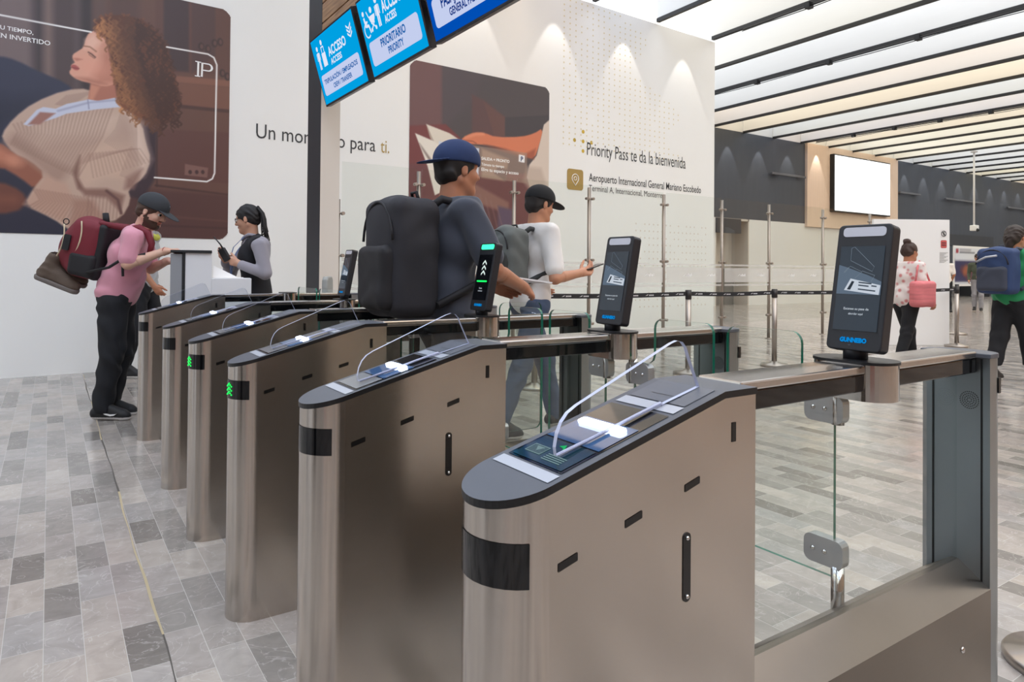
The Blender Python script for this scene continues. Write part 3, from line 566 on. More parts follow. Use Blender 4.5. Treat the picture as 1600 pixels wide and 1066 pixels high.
def poster_b():
    u0, u1, z0, z1 = 4.337, 6.99, 1.53, 4.26
    p = Paint(u0, u1, z0, z1, 88, (80, 72, 74)); S = 3.552
    Q = lambda *a: [pz(620+a[i]/S, 80+a[i+1]/S) for i in range(0, len(a), 2)]
    p.poly(Q(40, -40, 252, 40, 255, 420, 40, 420), (112, 80, 80), .04); p.poly(Q(252, 70, 480, 90, 440, 250, 270, 420, 252, 420), (84, 74, 78), .1)
    p.poly(Q(40, 415, 270, 405, 350, 480, 350, 640, 40, 640), (118, 62, 62), .03); p.poly(Q(415, 240, 480, 270, 600, 365, 600, 480, 415, 480), (96, 70, 70), .05)
    p.poly(Q(480, 280, 600, 370, 600, 470, 540, 470), (104, 74, 70), .04); p.poly(Q(600, 368, 850, 355, 850, 480, 600, 475), (70, 64, 68), .02)
    p.poly(Q(40, 620, 900, 700, 900, 1200, 40, 1200), (110, 66, 68), .05)
    p.poly(Q(400, 720, 620, 840, 620, 900, 400, 830), (140, 100, 92), .05); p.poly(Q(410, 840, 620, 910, 560, 1000, 410, 980), (92, 56, 62), .04); p.poly(Q(560, 860, 640, 880, 640, 1100, 560, 1100), (96, 78, 100), .05)
    for i in range(6): p.line(Q(400+i*30, 760+i*18, 430+i*34, 980+i*10), .02, (150, 116, 110), .03, .5)
    p.poly(Q(780, 900, 880, 900, 880, 1200, 760, 1200), (70, 62, 68), .04)
    # sleeve, arm
    p.poly(Q(815, 408, 870, 360, 870, 900, 780, 900, 720, 700, 735, 630, 775, 580), (216, 200, 186), .02)
    p.poly(Q(720, 640, 800, 650, 850, 800, 800, 860, 700, 720), (186, 166, 152), .08, .7)
    p.poly(Q(355, 490, 385, 468, 430, 450, 482, 452, 548, 478, 690, 476, 760, 458, 812, 425, 790, 520, 762, 600, 700, 582, 600, 545, 520, 522, 420, 516, 370, 512), (212, 124, 90), .02, smooth=1)
    p.poly(Q(480, 520, 600, 540, 700, 575, 770, 540, 760, 600, 700, 590, 600, 560), (156, 82, 62), .05, .8); p.line(Q(380, 480, 440, 462, 480, 460), .03, (236, 160, 124), .05, .7); p.line(Q(360, 495, 420, 500, 440, 512), .015, (150, 80, 62), .02)
    # open book
    p.poly(Q(162, 405, 290, 455, 390, 520, 430, 560, 420, 640, 200, 500), (222, 212, 198), .015); p.poly(Q(162, 405, 205, 500, 215, 560, 180, 470), (176, 160, 146), .02)
    p.poly(Q(100, 455, 205, 500, 300, 560, 420, 700, 210, 800, 170, 640), (230, 222, 210), .015); p.poly(Q(125, 510, 190, 600, 185, 620, 140, 545), (140, 124, 116), .03)
    p.poly(Q(470, 540, 620, 600, 600, 720, 470, 700), (176, 150, 130), .05); p.poly(Q(560, 640, 620, 660, 600, 720, 540, 680), (90, 76, 76), .04)
    # card and caption box
    p.poly(Q(400, 520, 722, 566, 720, 735, 400, 690), (168, 142, 126), .012, .62)
    p.poly(Q(232, 500, 456, 540, 452, 688, 228, 640), (206, 212, 226), .012); p.poly(Q(676, 574, 709, 580, 708, 620, 675, 613), (238, 238, 240), .008)
    th = thing('wall_poster', 'tall printed poster of hands holding an open book, behind the walkers', 'poster', wall_pt((u0+u1)/2, z0, .0))
    me = p.mesh('printed_sheet', lambda x, y: tuple(wall_pt(x, y, .006)), -np.array(th.location), poster_mat, corner=.16); link('printed_sheet', me, th)
    def T(s, x, y, x2, y2, m, bold=.0, sh=None):
        a, b = pz(620+x/S, 80+y/S), pz(620+x2/S, 80+y2/S); lettering('lettering', s, th, wall_pt(a[0], a[1], .0075), WU, (0, 0, 1), m, width=b[0]-a[0], bold=bold, size=sh)
    T('PRÓXIMO', 318, 604, 446, 606, ink_txt, .01); T('SALIDA + PRONTO', 468, 602, 624, 616, white_ink, .03); T('Tómate tu tiempo', 468, 634, 594, 648, white_ink, .02); T('Elige tu espacio y acceso', 468, 664, 674, 684, white_ink, .02); T('P', 686, 610, 700, 610, mat('navy_ink', (40, 60, 100), .6), .03)
poster_b()

def wall_sign():
    th = thing('wall_lettering', 'thin grey slogan lettering across the white wall beside the woman poster', 'lettering', wall_pt(3.0, 2.8))
    a = pz(400, 214); b = pz(608, 241); pre = lettering('lettering', 'Un momento para ', th, wall_pt(a[0], 2.835, .003), WU, (0, 0, 1), ink_txt, width=(b[0]-a[0])*.885, size=.27)
    lettering('lettering', 'ti.', th, wall_pt(b[0]-.135, 2.835, .003), WU, (0, 0, 1), gold_txt, width=.135, size=.27, label='gold word')
    th = thing('wall_lettering', 'grey welcome lettering on the white wall right of the book poster', 'lettering', wall_pt(9.2, 3.2))
    lettering('lettering', 'Priority Pass te da la bienvenida', th, wall_pt(pz(917, 240)[0], 3.215, .003), WU, (0, 0, 1), ink_txt, width=pz(1071, 268)[0]-pz(917, 240)[0], size=.33)
    th = thing('wall_sign', 'terminal name text with gold location pin square on white wall', 'sign', wall_pt(9, 2.6))
    x0 = pz(920, 283)[0]; x1 = pz(1095, 303)[0]
    lettering('lettering', 'Aeropuerto Internacional General Mariano Escobedo', th, wall_pt(x0, 2.76, .003), WU, (0, 0, 1), mat('near_black_ink', (40, 40, 44), .6), width=x1-x0, size=.2, bold=.005)
    lettering('lettering', 'Terminal A, Internacional, Monterrey', th, wall_pt(x0, 2.585, .003), WU, (0, 0, 1), ink_txt, width=(x1-x0)*.64, size=.155)
    s0 = pz(886, 262)[0]; s1 = pz(911, 268)[0]; gm = mat('gold_panel', (170, 140, 76), .5)
    part('square', MB().prism([wall_pt(a, b, .002) for a, b in rrect(s1-s0, .36, .05, 5, (s0+s1)/2, 2.755)], WN*.004), gm, th)
    pin = MB(); c = ((s0+s1)/2, 2.775); ol = [(c[0]+.075*math.cos(t), c[1]+.075*math.sin(t)) for t in np.linspace(-.6, math.pi+.6, 20)]+[(c[0], c[1]-.125)]
    pin.tube([wall_pt(a, b, .008) for a, b in ol], .007, 6, closed=True); pin.tube([wall_pt(c[0]+.032*math.cos(t), c[1]+.032*math.sin(t), .008) for t in np.linspace(0, 6.0, 14)], .006, 6, closed=True)
    part('pin_symbol', pin, white_ink, th)
    # printed dot pattern
    dots = MB(); big = MB()
    def dot(mb, u, z, r, m=0): mb.add([wall_pt(u+r*math.cos(t), z+r*math.sin(t), .002) for t in np.linspace(0, 2*math.pi, 9)[:-1]], [tuple(range(8))], m)
    rr = random.Random(5)
    for i in range(24):
        for j in range(26):
            u = 7.3+i*.135; z = 3.35+j*.1
            if u+z*.75 < 13.1-.4*math.sin(j*.5) and rr.random() < .95: dot(dots, u, z, .016)
    for i in range(18):
        for j in range(13):
            u = 9.1+i*.12; z = .5+j*.13
            if rr.random() < .93 and (i+j) % 9: dot(dots, u, z, .017, 1)
    dp = tag(dots.build('dot_pattern', [mat('pale_gold_dots', (226, 214, 176), .6), mat('pale_beige_dots', (222, 212, 200), .6)]), 'faint gold dot pattern printed on the white wall', 'decoration', kind='stuff')
    dc = thing('dot_cluster', 'cross of five gold dots above the welcome lettering', 'decoration', wall_pt(pz(911, 222)[0], pz(911, 221)[1]))
    for du, dz in ((0, 0), (.2, 0), (-.2, 0), (0, .17), (0, -.17)):
        big = MB(); dot(big, pz(911, 222)[0]+du, pz(911, 221)[1]+dz, .035); part('dot', big, mat('bright_gold_dots', (206, 172, 60), .6), dc)
wall_sign()

# ------------------------------------------------------------------ hanging screens
def rotframe(o, w, h, tilt):
    """screen plane at x=const, facing -x; u runs towards -y (to the right), v up with a forward tilt"""
    u = Vector((0, -1, 0)); v = Vector((-math.sin(tilt), 0, math.cos(tilt))); n = u.cross(v); return Vector(o), u, v, n
SB = mat('screen_bezel', (22, 22, 26), .35); SCW = emission('screen_white', (226, 232, 248), 1.0); SCB = emission('screen_cyan', (0, 160, 226), 1.0); SCD = emission('screen_blue', (0, 78, 180), 1.0)
SCX = emission('screen_pale', (196, 206, 238), 1.0); SCT = emission('screen_text_blue', (10, 96, 170), 1.0); SCT2 = emission('screen_text_navy', (16, 54, 132), 1.0)
def sign_screen(yl, yr, label, bg, rows, icons, txt):
    w = yl-yr; h = .60; tilt = math.radians(16); o, u, v, n = rotframe((2.1, yl, 2.672), w, h, tilt)
    th = thing('sign_screen', label, 'screen', (2.13, (yl+yr)/2, 2.672), 0, 'information screens on the header')
    b = MB(); b.prism(frame_pts(o, u, v, [(0, 0), (w, 0), (w, h), (0, h)]), -n*.05); part('housing', b, SB, th, bevel=.004)
    part('mount', MB().obox(o+u*w/2+v*h*.6-n*.11, u*.12, v*.12, n*.06), dk, th)
    pic = part('picture', MB().prism(frame_pts(o+n*.0005, u, v, [(.018, .018), (w-.018, .018), (w-.018, h-.018), (.018, h-.018)]), n*.001), bg, th)
    part('text_box', MB().prism(frame_pts(o+n*.0015, u, v, rrect(w*.86, h*.30, .03, 5, w*.5, h*.29)), n*.001), SCX, th)
    q = o+n*.003
    for s, x, y, sz, wd, m in rows: lettering('lettering', s, th, q+u*(w*x)+v*(h*y), u, v, m, width=w*wd, size=sz, bold=.03)
    ic = MB(); names = {'ch': 'chevron_symbol', 'man': 'person_symbol', 'bag': 'luggage_symbol', 'chair': 'wheelchair_symbol', 'pram': 'pram_symbol'}
    def ch(x, y, s):
        nonlocal ic
        for i in range(3):
            yy = y-i*s*.62; ic.add(frame_pts(q, u, v, [(x-s, yy), (x, yy-s*.62), (x+s, yy), (x+s, yy-s*.36), (x, yy-s*.98), (x-s, yy-s*.36)]), [(0, 1, 4, 5), (1, 2, 3, 4)])
    def disc(x, y, r): ic.add(frame_pts(q, u, v, [(x+r*math.cos(t), y+r*math.sin(t)) for t in np.linspace(0, 2*math.pi, 13)[:-1]]), [tuple(range(12))])
    def bar(x0, y0, x1, y1, wd):
        d = Vector((x1-x0, y1-y0)); d.normalize(); e = (-d.y*wd/2, d.x*wd/2); ic.add(frame_pts(q, u, v, [(x0+e[0], y0+e[1]), (x0-e[0], y0-e[1]), (x1-e[0], y1-e[1]), (x1+e[0], y1+e[1])]), [(0, 1, 2, 3)])
    def man(x, y, s): disc(x, y+s*.9, s*.11); bar(x, y+s*.74, x, y+s*.36, s*.2); bar(x-s*.06, y+s*.4, x-s*.06, y, s*.09); bar(x+s*.06, y+s*.4, x+s*.06, y, s*.09); bar(x-s*.15, y+s*.72, x-s*.16, y+s*.4, s*.06); bar(x+s*.15, y+s*.72, x+s*.16, y+s*.4, s*.06)
    for i in icons:
        if ic.v: part(names[last], ic, SCW, th); ic = MB()
        last = i[0]
        if i[0] == 'ch': ch(i[1]*w, i[2]*h, i[3])
        if i[0] == 'man': man(i[1]*w, i[2]*h, i[3])
        if i[0] == 'bag':
            x, y, s = i[1]*w, i[2]*h, i[3]
            bar(x, y, x, y+s*.5, s*.4); bar(x-s*.12, y+s*.5, x-s*.12, y+s*.72, s*.05); bar(x+s*.12, y+s*.5, x+s*.12, y+s*.72, s*.05); bar(x-s*.14, y+s*.72, x+s*.14, y+s*.72, s*.05); disc(x, y+s*.88, s*.1)
        if i[0] == 'chair':
            x, y, s = i[1]*w, i[2]*h, i[3]; disc(x-s*.1, y+s*.95, s*.1); bar(x-s*.1, y+s*.8, x-s*.05, y+s*.42, s*.13); bar(x-s*.05, y+s*.45, x+s*.22, y+s*.42, s*.11); bar(x+s*.2, y+s*.44, x+s*.3, y+s*.12, s*.1); bar(x-s*.08, y+s*.62, x+s*.16, y+s*.58, s*.07)
            for k in range(14):
                t0 = 1.2+k*.3; bar(x+s*.27*math.cos(t0), y+s*.28+s*.27*math.sin(t0), x+s*.27*math.cos(t0+.3), y+s*.28+s*.27*math.sin(t0+.3), s*.065)
        if i[0] == 'pram':
            x, y, s = i[1]*w, i[2]*h, i[3]; disc(x, y+s*.82, s*.12)
            ic.add(frame_pts(q, u, v, [(x+s*.28*math.cos(t), y+s*.62+s*.3*math.sin(t)) for t in np.linspace(math.pi, 2*math.pi, 10)]), [tuple(range(10))]); bar(x-s*.28, y+s*.6, x-s*.42, y+s*.86, s*.06); bar(x-s*.16, y+s*.36, x+s*.16, y+s*.14, s*.06); bar(x+s*.16, y+s*.36, x-s*.16, y+s*.14, s*.06); disc(x-s*.2, y+s*.1, s*.08); disc(x+s*.2, y+s*.1, s*.08)
    part(names[last], ic, SCW, th)
    return th
sign_screen(6.228, 5.187, 'cyan hanging screen for crew and staff access, farthest left', SCB, [('ACCESO', .36, .62, .105, .40, SCW), ('ACCESS', .37, .5, .07, .25, SCW), ('TRIPULACIÓN / EMPLEADOS', .12, .30, .055, .76, SCT), ('CREW / TRANSFER', .3, .19, .055, .42, SCT)], [('ch', .87, .84, .05), ('man', .13, .52, .2), ('bag', .25, .53, .23)], SCT)
sign_screen(5.10, 4.13, 'cyan hanging priority access screen with wheelchair and pram symbols, middle', SCB, [('ACCESO', .43, .66, .12, .34, SCW), ('ACCESS', .44, .53, .075, .2, SCW), ('PRIORITARIO', .28, .31, .08, .44, SCT), ('PRIORITY', .38, .19, .07, .27, SCT)], [('ch', .87, .9, .06), ('chair', .11, .50, .19), ('pram', .235, .53, .19), ('man', .35, .54, .21)], SCT)
sign_screen(4.06, 3.09, 'dark blue hanging screen for general passengers, at top', SCD, [('PASAJERO GENERAL', .19, .31, .095, .66, SCT2), ('GENERAL PASSENGER', .27, .19, .065, .5, SCT2), ('ACCESO', .43, .66, .12, .34, SCW), ('ACCESS', .44, .53, .075, .2, SCW)], [('ch', .87, .9, .06), ('man', .15, .56, .22)], SCT2)

# ------------------------------------------------------------------ turnstile gates
def steel_mat(name, col, rough, st):
    m = mat(name, col, rough, 1.0); nt = m.node_tree; b = nt.nodes['Principled BSDF']; N = nt.nodes.new; L = nt.links
    tc = N('ShaderNodeTexCoord'); mp = N('ShaderNodeMapping'); mp.inputs['Scale'].default_value = st; L.new(tc.outputs['Object'], mp.inputs[0])
    n = N('ShaderNodeTexNoise'); n.inputs['Scale'].default_value = 40; n.inputs['Detail'].default_value = 5; L.new(mp.outputs[0], n.inputs['Vector'])
    r = N('ShaderNodeMapRange'); r.inputs[3].default_value = rough-.03; r.inputs[4].default_value = rough+.04; L.new(n.outputs['Fac'], r.inputs[0]); L.new(r.outputs[0], b.inputs['Roughness'])
    bp = N('ShaderNodeBump'); bp.inputs['Strength'].default_value = .012; bp.inputs['Distance'].default_value = .002; L.new(n.outputs['Fac'], bp.inputs['Height']); L.new(bp.outputs[0], b.inputs['Normal'])
    n2 = N('ShaderNodeTexNoise'); n2.inputs['Scale'].default_value = 5; n2.inputs['Detail'].default_value = 5; L.new(tc.outputs['Object'], n2.inputs['Vector'])
    mx = N('ShaderNodeMixRGB'); c = rgb(*col); mx.inputs[1].default_value = tuple(x*.86 for x in c[:3])+(1,); mx.inputs[2].default_value = tuple(min(1, x*1.08) for x in c[:3])+(1,)
    L.new(n2.outputs['Fac'], mx.inputs[0]); L.new(mx.outputs[0], b.inputs['Base Color'])
    b.inputs['Anisotropic'].default_value = .75; b.inputs['Anisotropic Rotation'].default_value = .25
    return m
steel = steel_mat('brushed_steel', (196, 188, 180), .2, (.25, .25, 9)); steel2 = steel_mat('satin_steel', (196, 192, 188), .2, (.3, .3, 6))
polish = mat('polished_steel', (205, 203, 200), .12, 1.0); cap_grey = mat('anthracite_top', (84, 87, 94), .42, var=.06, vscale=30); rim_blk = mat('black_rim', (18, 18, 20), .4)
gloss_blk = mat('gloss_black_glass', (10, 11, 13), .06); slot_blk = mat('sensor_black', (14, 13, 13), .25); silver = mat('silver_strip', (186, 190, 198), .35, .3)
led_green = emission('green_led', (20, 255, 90), 2.2); glare = emission('scanner_lamp', (225, 236, 255), 9.0); wht_txt = emission('screen_lettering', (215, 225, 235), .8)
G_face = glass_mat('clear_glass', (.955, .975, .965)); G_edge = mat('glass_green_edge', (26, 104, 84), .1); A_face = glass_mat('clear_acrylic', (.93, .94, .96), 1.42)
A_edge = mat('acrylic_edge', (196, 200, 222), .12, emit=(190, 196, 225), estr=.0)
HW = .083; FOLD = .975; TIP = .515; END = 1.06
def topz(x): return .868+.2652*(x-TIP) if x < FOLD else .99
YC = [.872, 1.69, 2.51, 3.32, 4.155, 5.385]
def outline(g, x_end, tip=TIP):
    pts = [(x_end, -HW-g)]; r = HW+g; c = tip+HW
    pts += [(FOLD, -HW-g)]
    pts += [(c+r*math.cos(t), r*math.sin(t)) for t in np.linspace(-math.pi/2, -3*math.pi/2, 25)]
    return pts+[(FOLD, HW+g), (x_end, HW+g)]
CACHE = {}
def cached(key, fn):
    if key not in CACHE: CACHE[key] = fn()
    return CACHE[key]
X0 = 1.3
def gpart(name, mb, mats, parent, bevel=0, loc=None):
    """gate parts share mesh data between gates; mesh is in gate coordinates (x world, y from the gate's axis)"""
    me = cached(id(mats) if False else (name, getattr(mb, 'key', None)), lambda: mb.mesh(name, mats if isinstance(mats, (list, tuple)) else [mats], (-X0, 0, 0)))
    o = link(name, me, parent)
    if bevel:
        b = o.modifiers.new('bevel', 'BEVEL'); b.width = bevel; b.segments = 2; b.limit_method = 'ANGLE'; b.angle_limit = math.radians(40)
    return o
def K(mb, key): mb.key = key; return mb

def slope_pt(x, y, off=0.0): return Vector((x, y, topz(x)))+Vector((-.2563, 0, .9666))*off
def slope_patch(mb, x0, x1, y0, y1, off, m=0):
    return mb.add([slope_pt(x0, y0, off), slope_pt(x1, y0, off), slope_pt(x1, y1, off), slope_pt(x0, y1, off)], [(0, 1, 2, 3)], m)
def plate(mb, pts, off0, off1, mtop, mside):
    n = len(pts); lo = [Vector((x, y, topz(x)+off0)) for x, y in pts]; hi = [Vector((x, y, topz(x)+off1)) for x, y in pts]
    # the outline runs end, fold, tip arc, fold, end: flat part and sloped part
    mb.add(lo+hi, [(i, (i+1) % n, n+(i+1) % n, n+i) for i in range(n)], mside)
    mb.add(hi, [(0, 1, n-2, n-1), tuple(range(1, n-1))], mtop); mb.add(lo, [(0, 1, n-2, n-1), tuple(range(1, n-1))], mtop)
    return mb

def tower(g, style, gy, wdt=.128):
    """display on the hub: style 'pass' boarding-pass picture, 'go' green arrows"""
    tilt = math.radians(10.9); o = Vector((1.502, -.008, 1.022)); u = Vector((0, -1, 0)); v = Vector((math.sin(tilt), 0, math.cos(tilt))); n = Vector((-math.cos(tilt), 0, math.sin(tilt)))
    H = .292; w = wdt; sh = Vector((X0, gy, 0))-Vector((X0, 0, 0))
    def F(pts, off=0): return [p+n*off for p in frame_pts(o, u, v, pts)]
    d = gpart('display', K(MB().prism(F(rrect(w, H, .012, 5, 0, H/2)), -n*.034), ('d', w)), mat('black_plastic', (34, 35, 40), .42), g, bevel=.003)
    gpart('neck', K(MB().cyl((1.53, 0, 1.0), (1.53, 0, 1.035), .026, n=24), 'neck'), mat('black_plastic', (34, 35, 40), .42), d)
    go = style == 'go'
    gpart('status_light', K(MB().prism(F(rrect(w*.78, .022, .008, 4, 0, H-.018), .0005), n*.001), ('sl', go)), emission('green_status', (60, 255, 170), 2.0) if go else mat('white_status_lens', (200, 200, 208), .3), d)
    sw, s0, s1 = w*.80, .045, H-.052
    bgc = mat('screen_dark', (12, 14, 18), .05) if go else mat('screen_slate', (34, 42, 50), .06, emit=(46, 55, 64), estr=.35)
    sc = gpart('screen', K(MB().prism(F([(-sw/2, s0), (sw/2, s0), (sw/2, s1), (-sw/2, s1)], .0006), n*.001), ('sc', go)), bgc, d)
    q = .0022
    if go:
        a = MB()
        for i in range(3):
            y = .150+i*.022; s = .016; a.add(F([(-s, y), (0, y+.014), (s, y), (s, y+.009), (0, y+.023), (-s, y+.009)], q), [(0, 1, 4, 5), (1, 2, 3, 4)])
        gpart('arrow_symbol', K(a, 'arrow'), emission('arrow_white', (225, 240, 235), 1.0), sc)
        gpart('progress_bar', K(MB().add(F(rrect(w*.62, .006, .002, 2, 0, .125), q), [tuple(range(12))]), 'pb'), led_green, sc)
        tx = ('Puede', 'continuar')
    else:
        a = MB()
        a.add(F([(-sw/2, .128), (-sw/2, .196), (-sw*.3, .19), (sw*.2, .172), (sw/2, .158), (sw/2, .128)], q), [tuple(range(6))], 0)
        a.add(F([(-.033, .137), (.048, .128), (.05, .150), (-.02, .164)], q+.0006), [(0, 1, 2, 3)], 1)
        for x, y, l in ((-.0, .154, .03), (.0, .1475, .024), (.03, .1465, .012), (.0, .1385, .04)): a.add(F([(x, y), (x+l, y-l*.09), (x+l, y-l*.09+.003), (x, y+.003)], q+.0012), [(0, 1, 2, 3)], 2)
        a.add(F([(-.026, .1385), (-.018, .1378), (-.01, .157), (-.016, .1585)], q+.0012), [(0, 1, 2, 3)], 3)
        gpart('boarding_pass_picture', K(a, 'bpp'), [emission('picture_grey', (104, 120, 138), .8), emission('picture_white', (205, 214, 226), .9), emission('picture_ink', (84, 96, 110), .6), emission('picture_code', (70, 80, 92), .5)], sc)
        a = MB(); ln = lambda pts: a.tube(F(pts, q+.0005), .0006, 4)
        ln([(-.025, .235), (-.024, .206), (.028, .181), (.032, .192), (-.018, .238), (-.025, .235)]); ln([(-.036, .178), (-.024, .193), (.005, .18), (-.01, .165)]); ln([(.005, .182), (.035, .172), (.028, .158)]); ln([(-.038, .178), (-.028, .19)])
        gpart('outline_drawing', K(a, 'od'), emission('drawing_grey', (130, 145, 160), .7), sc)
        tx = ('Escanee su pase de', 'abordar aquí')
    O = Vector((X0-X0, gy, 0))
    for i, s in enumerate(tx):
        key = ('txt', s)
        if key in CACHE: link('lettering', CACHE[key], sc)
        else:
            t = lettering('lettering', s, sc, O+o+v*(.092-.011*i)+n*q+(u*0), u, v, wht_txt, width=(.058 if i == 0 else .034) if not go else (.022, .034)[i], align='CENTER', bold=.01); CACHE[key] = t.data
    key = 'brand'
    if key in CACHE: link('brand_lettering', CACHE[key], d)
    else:
        t = lettering('brand_lettering', 'GUNNEBO', d, O+o+v*.019+n*.0006, u, v, emission('brand_blue', (10, 130, 205), 1.0), width=.062, size=.0135, align='CENTER', bold=.07); CACHE[key] = t.data

def gate(i, label, wing_far, wing_near, tower_style, led, far_w=.385, near_w=.385, far_open=False, near_open=False):
    gy = YC[i]; g = thing('turnstile_gate', label, 'turnstile', (X0, gy, 0), 0, 'row of boarding turnstile gates')
    # cabinet
    def body():
        mb = MB(); pts = outline(0, END); n = len(pts); lo = [(x, y, 0) for x, y in pts]; hi = [(x, y, topz(x)-.012) for x, y in pts]
        mb.add(lo+hi, [(k, (k+1) % n, n+(k+1) % n, n+k) for k in range(n)], 0, False)
        mb.add(hi, [(0, 1, n-2, n-1), tuple(range(1, n-1))]); mb.add(lo, [tuple(range(n))])
        mb.sm = [2 <= k < 26 for k in range(len(mb.f))]; return K(mb, 'cab')
    cab = gpart('cabinet', body(), steel, g)
    gpart('top_plate', K(plate(MB(), outline(.002, END+.002), -.012, 0, 0, 1), 'tp'), [cap_grey, rim_blk], g)
    gpart('rear_panel', K(slope_patch(MB(), .893, .972, -.066, .066, .0012).add([slope_pt(x, y, .0016) for x, y in ((.918, -.035), (.918, .035), (.9195, .035), (.9195, -.035))], [(0, 1, 2, 3)], 1), 'rp'), [mat('slate_panel', (96, 99, 106), .4), rim_blk], g)
    rd = gpart('reader_panel', K(slope_patch(slope_patch(slope_patch(MB(), .628, .852, -.07, .07, .0012, 0), .600, .622, -.074, .074, .0012, 1), .862, .888, -.07, .07, .0014, 1), 'rd'), [gloss_blk, silver], g)
    a = slope_patch(MB(), .632, .700, -.064, .064, .002, 0)
    gpart('reader_screen', K(a, ('rs', i == 0)), mat('reader_teal_screen', (16, 34, 44), .08, emit=(20, 52, 66), estr=.5) if i == 0 else mat('reader_grey_label', (120, 122, 124), .2), rd)
    a = MB(); fx = lambda pts: [slope_pt(x, y, .003) for x, y in pts]
    a.add(fx([(.648, .012), (.672, .012), (.672, .052), (.648, .052)]), [(0, 1, 2, 3)], 0); a.add(fx([(.6495, .0135), (.6705, .0135), (.6705, .0505), (.6495, .0505)]), [(0, 1, 2, 3)], 2); a.add(fx([(.655, .03), (.668, .022), (.668, .042)]), [(0, 1, 2)], 0)
    a.add(fx([(.668, -.02), (.692, -.004), (.684, .006), (.682, -.006)]), [(0, 1, 2, 3)], 1)
    for k in range(4): a.add(fx([(.642+k*.005, -.046), (.642+k*.005, .0), (.644+k*.005, .0), (.644+k*.005, -.046)]), [(0, 1, 2, 3)], 0)
    if i == 0: gpart('reader_symbols', K(a, 'rsy'), [emission('symbol_pale', (150, 180, 185), .7), emission('symbol_green', (40, 190, 110), 1.0), mat('reader_teal_screen')], rd)
    gpart('scanner_window', K(slope_patch(MB(), .704, .788, -.066, .066, .0022), 'sw'), mat('scanner_blue_glass', (40, 62, 92), .04, emit=(70, 110, 160), estr=.35), rd)
    gpart('scanner_lamp', K(MB().prism([slope_pt(.768+a, b, .003) for a, b in rrect(.018, .108, .006, 3)], Vector((-.0012, 0, .004))), 'sla'), glare, rd)
    # acrylic shield
    sh = [(.650, .912), (.648, .925), (.652, .945), (.660, .962), (.672, .975), (.690, .985), (.900, 1.071), (.915, 1.075), (.928, 1.072), (.938, 1.062), (.945, 1.045), (.968, .998), (.972, .990)]
    sp = [Vector((x, -.030, z+.001)) for x, z in sh]
    gpart('acrylic_shield', K(MB().prism(sp, (0, .008, 0), 0, 1), 'ash'), [A_face, A_edge], g)
    gpart('shield_rail', K(MB().tube([(.655, -.027, .912), (.876, -.027, .971), (.882, -.027, .966)], .0028, 6), 'shr'), A_edge, g)
    # sensors
    def front_patch(z0, z1, t0, t1, r=.0015, z_up=0):
        c = TIP+HW; ts = np.linspace(t0, t1, 10); vs = []
        for t in ts: x, y = c+(HW+r)*math.cos(t), (HW+r)*math.sin(t); vs += [(x, y, z0), (x, y, z1)]
        return MB().add(vs, [(2*k, 2*k+1, 2*k+3, 2*k+2) for k in range(9)], 0, True)
    w = gpart('sensor_window', K(front_patch(.748, .812, math.radians(140), math.radians(248)), 'sew'), gloss_blk, g)
    if led:
        ch = MB()
        for k in range(3):
            for q in range(5):
                t = math.radians(192+abs(q-2)*0+(q-2)*5); z = .762+k*.014+(2-abs(q-2))*.005; x, y = TIP+HW+(HW+.003)*math.cos(t), (HW+.003)*math.sin(t); ch.ball((x, y, z), .0022, 6)
        gpart('led_arrow', K(ch, 'led'), led_green, w)
    for k, (x, z) in enumerate(((.631, .774), (.761, .811), (.894, .8435))):
        a = .2652; gpart('sensor_slot', K(MB().add([(x-.018, -HW-.001, z-.006-a*.018), (x+.018, -HW-.001, z-.006+a*.018), (x+.018, -HW-.001, z+.006+a*.018), (x-.018, -HW-.001, z+.006-a*.018)], [(0, 1, 2, 3)]), ('ss', k)), slot_blk, g)
    gpart('sensor_slot', K(MB().box(.994, 1.005, -HW-.001, -HW, .900, .934), 'ss4'), slot_blk, g)
    gpart('lock_slot', K(MB().prism([(.881+a, -HW-.0015, .709+b) for a, b in rrect(.018, .114, .0085, 5)], (0, .003, 0)).ball((.881, -HW-.002, .757), .004, 6, 1).ball((.881, -HW-.002, .661), .004, 6, 1), 'ls'), [slot_blk, polish], g)
    # handrail, hub and infill
    hr = gpart('handrail', K(MB().box(END, 2.012, -.052, .052, .976, .994), 'hr'), steel2, g, bevel=.004)
    gpart('handrail_underside', K(MB().box(END, 2.012, -.050, .050, .938, .976), 'hu'), gloss_blk, g, bevel=.003)
    st = lambda L, r: [(1.53+r*math.cos(t), r*math.sin(t)+(L if math.sin(t) >= 0 else -L)) for t in np.linspace(0, 2*math.pi, 41)[:-1]]
    hub = gpart('hub', K(MB().prism([(x, y, .916) for x, y in st(.036, .056)], (0, 0, .080), smooth=False), 'hub'), mat('hub_steel', (196, 190, 184), .1, 1.0, rvar=.04, vscale=30), g)
    gpart('hub_cap', K(MB().prism([(x, y, .996) for x, y in st(.037, .058)], (0, 0, .006)), 'hc'), rim_blk, hub)
    gpart('infill_glass', K(MB().box(END, 2.01, -.005, .005, .44, .938), 'ig'), G_face, g)
    gpart('plinth', K(MB().prism([(END, y, z) for y, z in ((-HW, 0), (-HW, .388), (-.008, .442), (.008, .442), (HW, .388), (HW, 0))], (.955, 0, 0)), 'pl'), steel_mat('plinth_steel', (128, 119, 110), .3, (.25, .25, 9)) if 'plinth_steel' not in MATS else MATS['plinth_steel'], g)
    gpart('plinth_bolt', K(MB().ball((1.86, -HW, .28), (.008, .005, .008), 8), 'pb'), polish, g)
    # rear pillar
    ph = .082; op = [(2.012, -ph), (2.05, -ph)]+[(2.05+.055*math.cos(t), ph*math.sin(t)) for t in np.linspace(-math.pi/2, math.pi/2, 15)]+[(2.05, ph), (2.012, ph)]
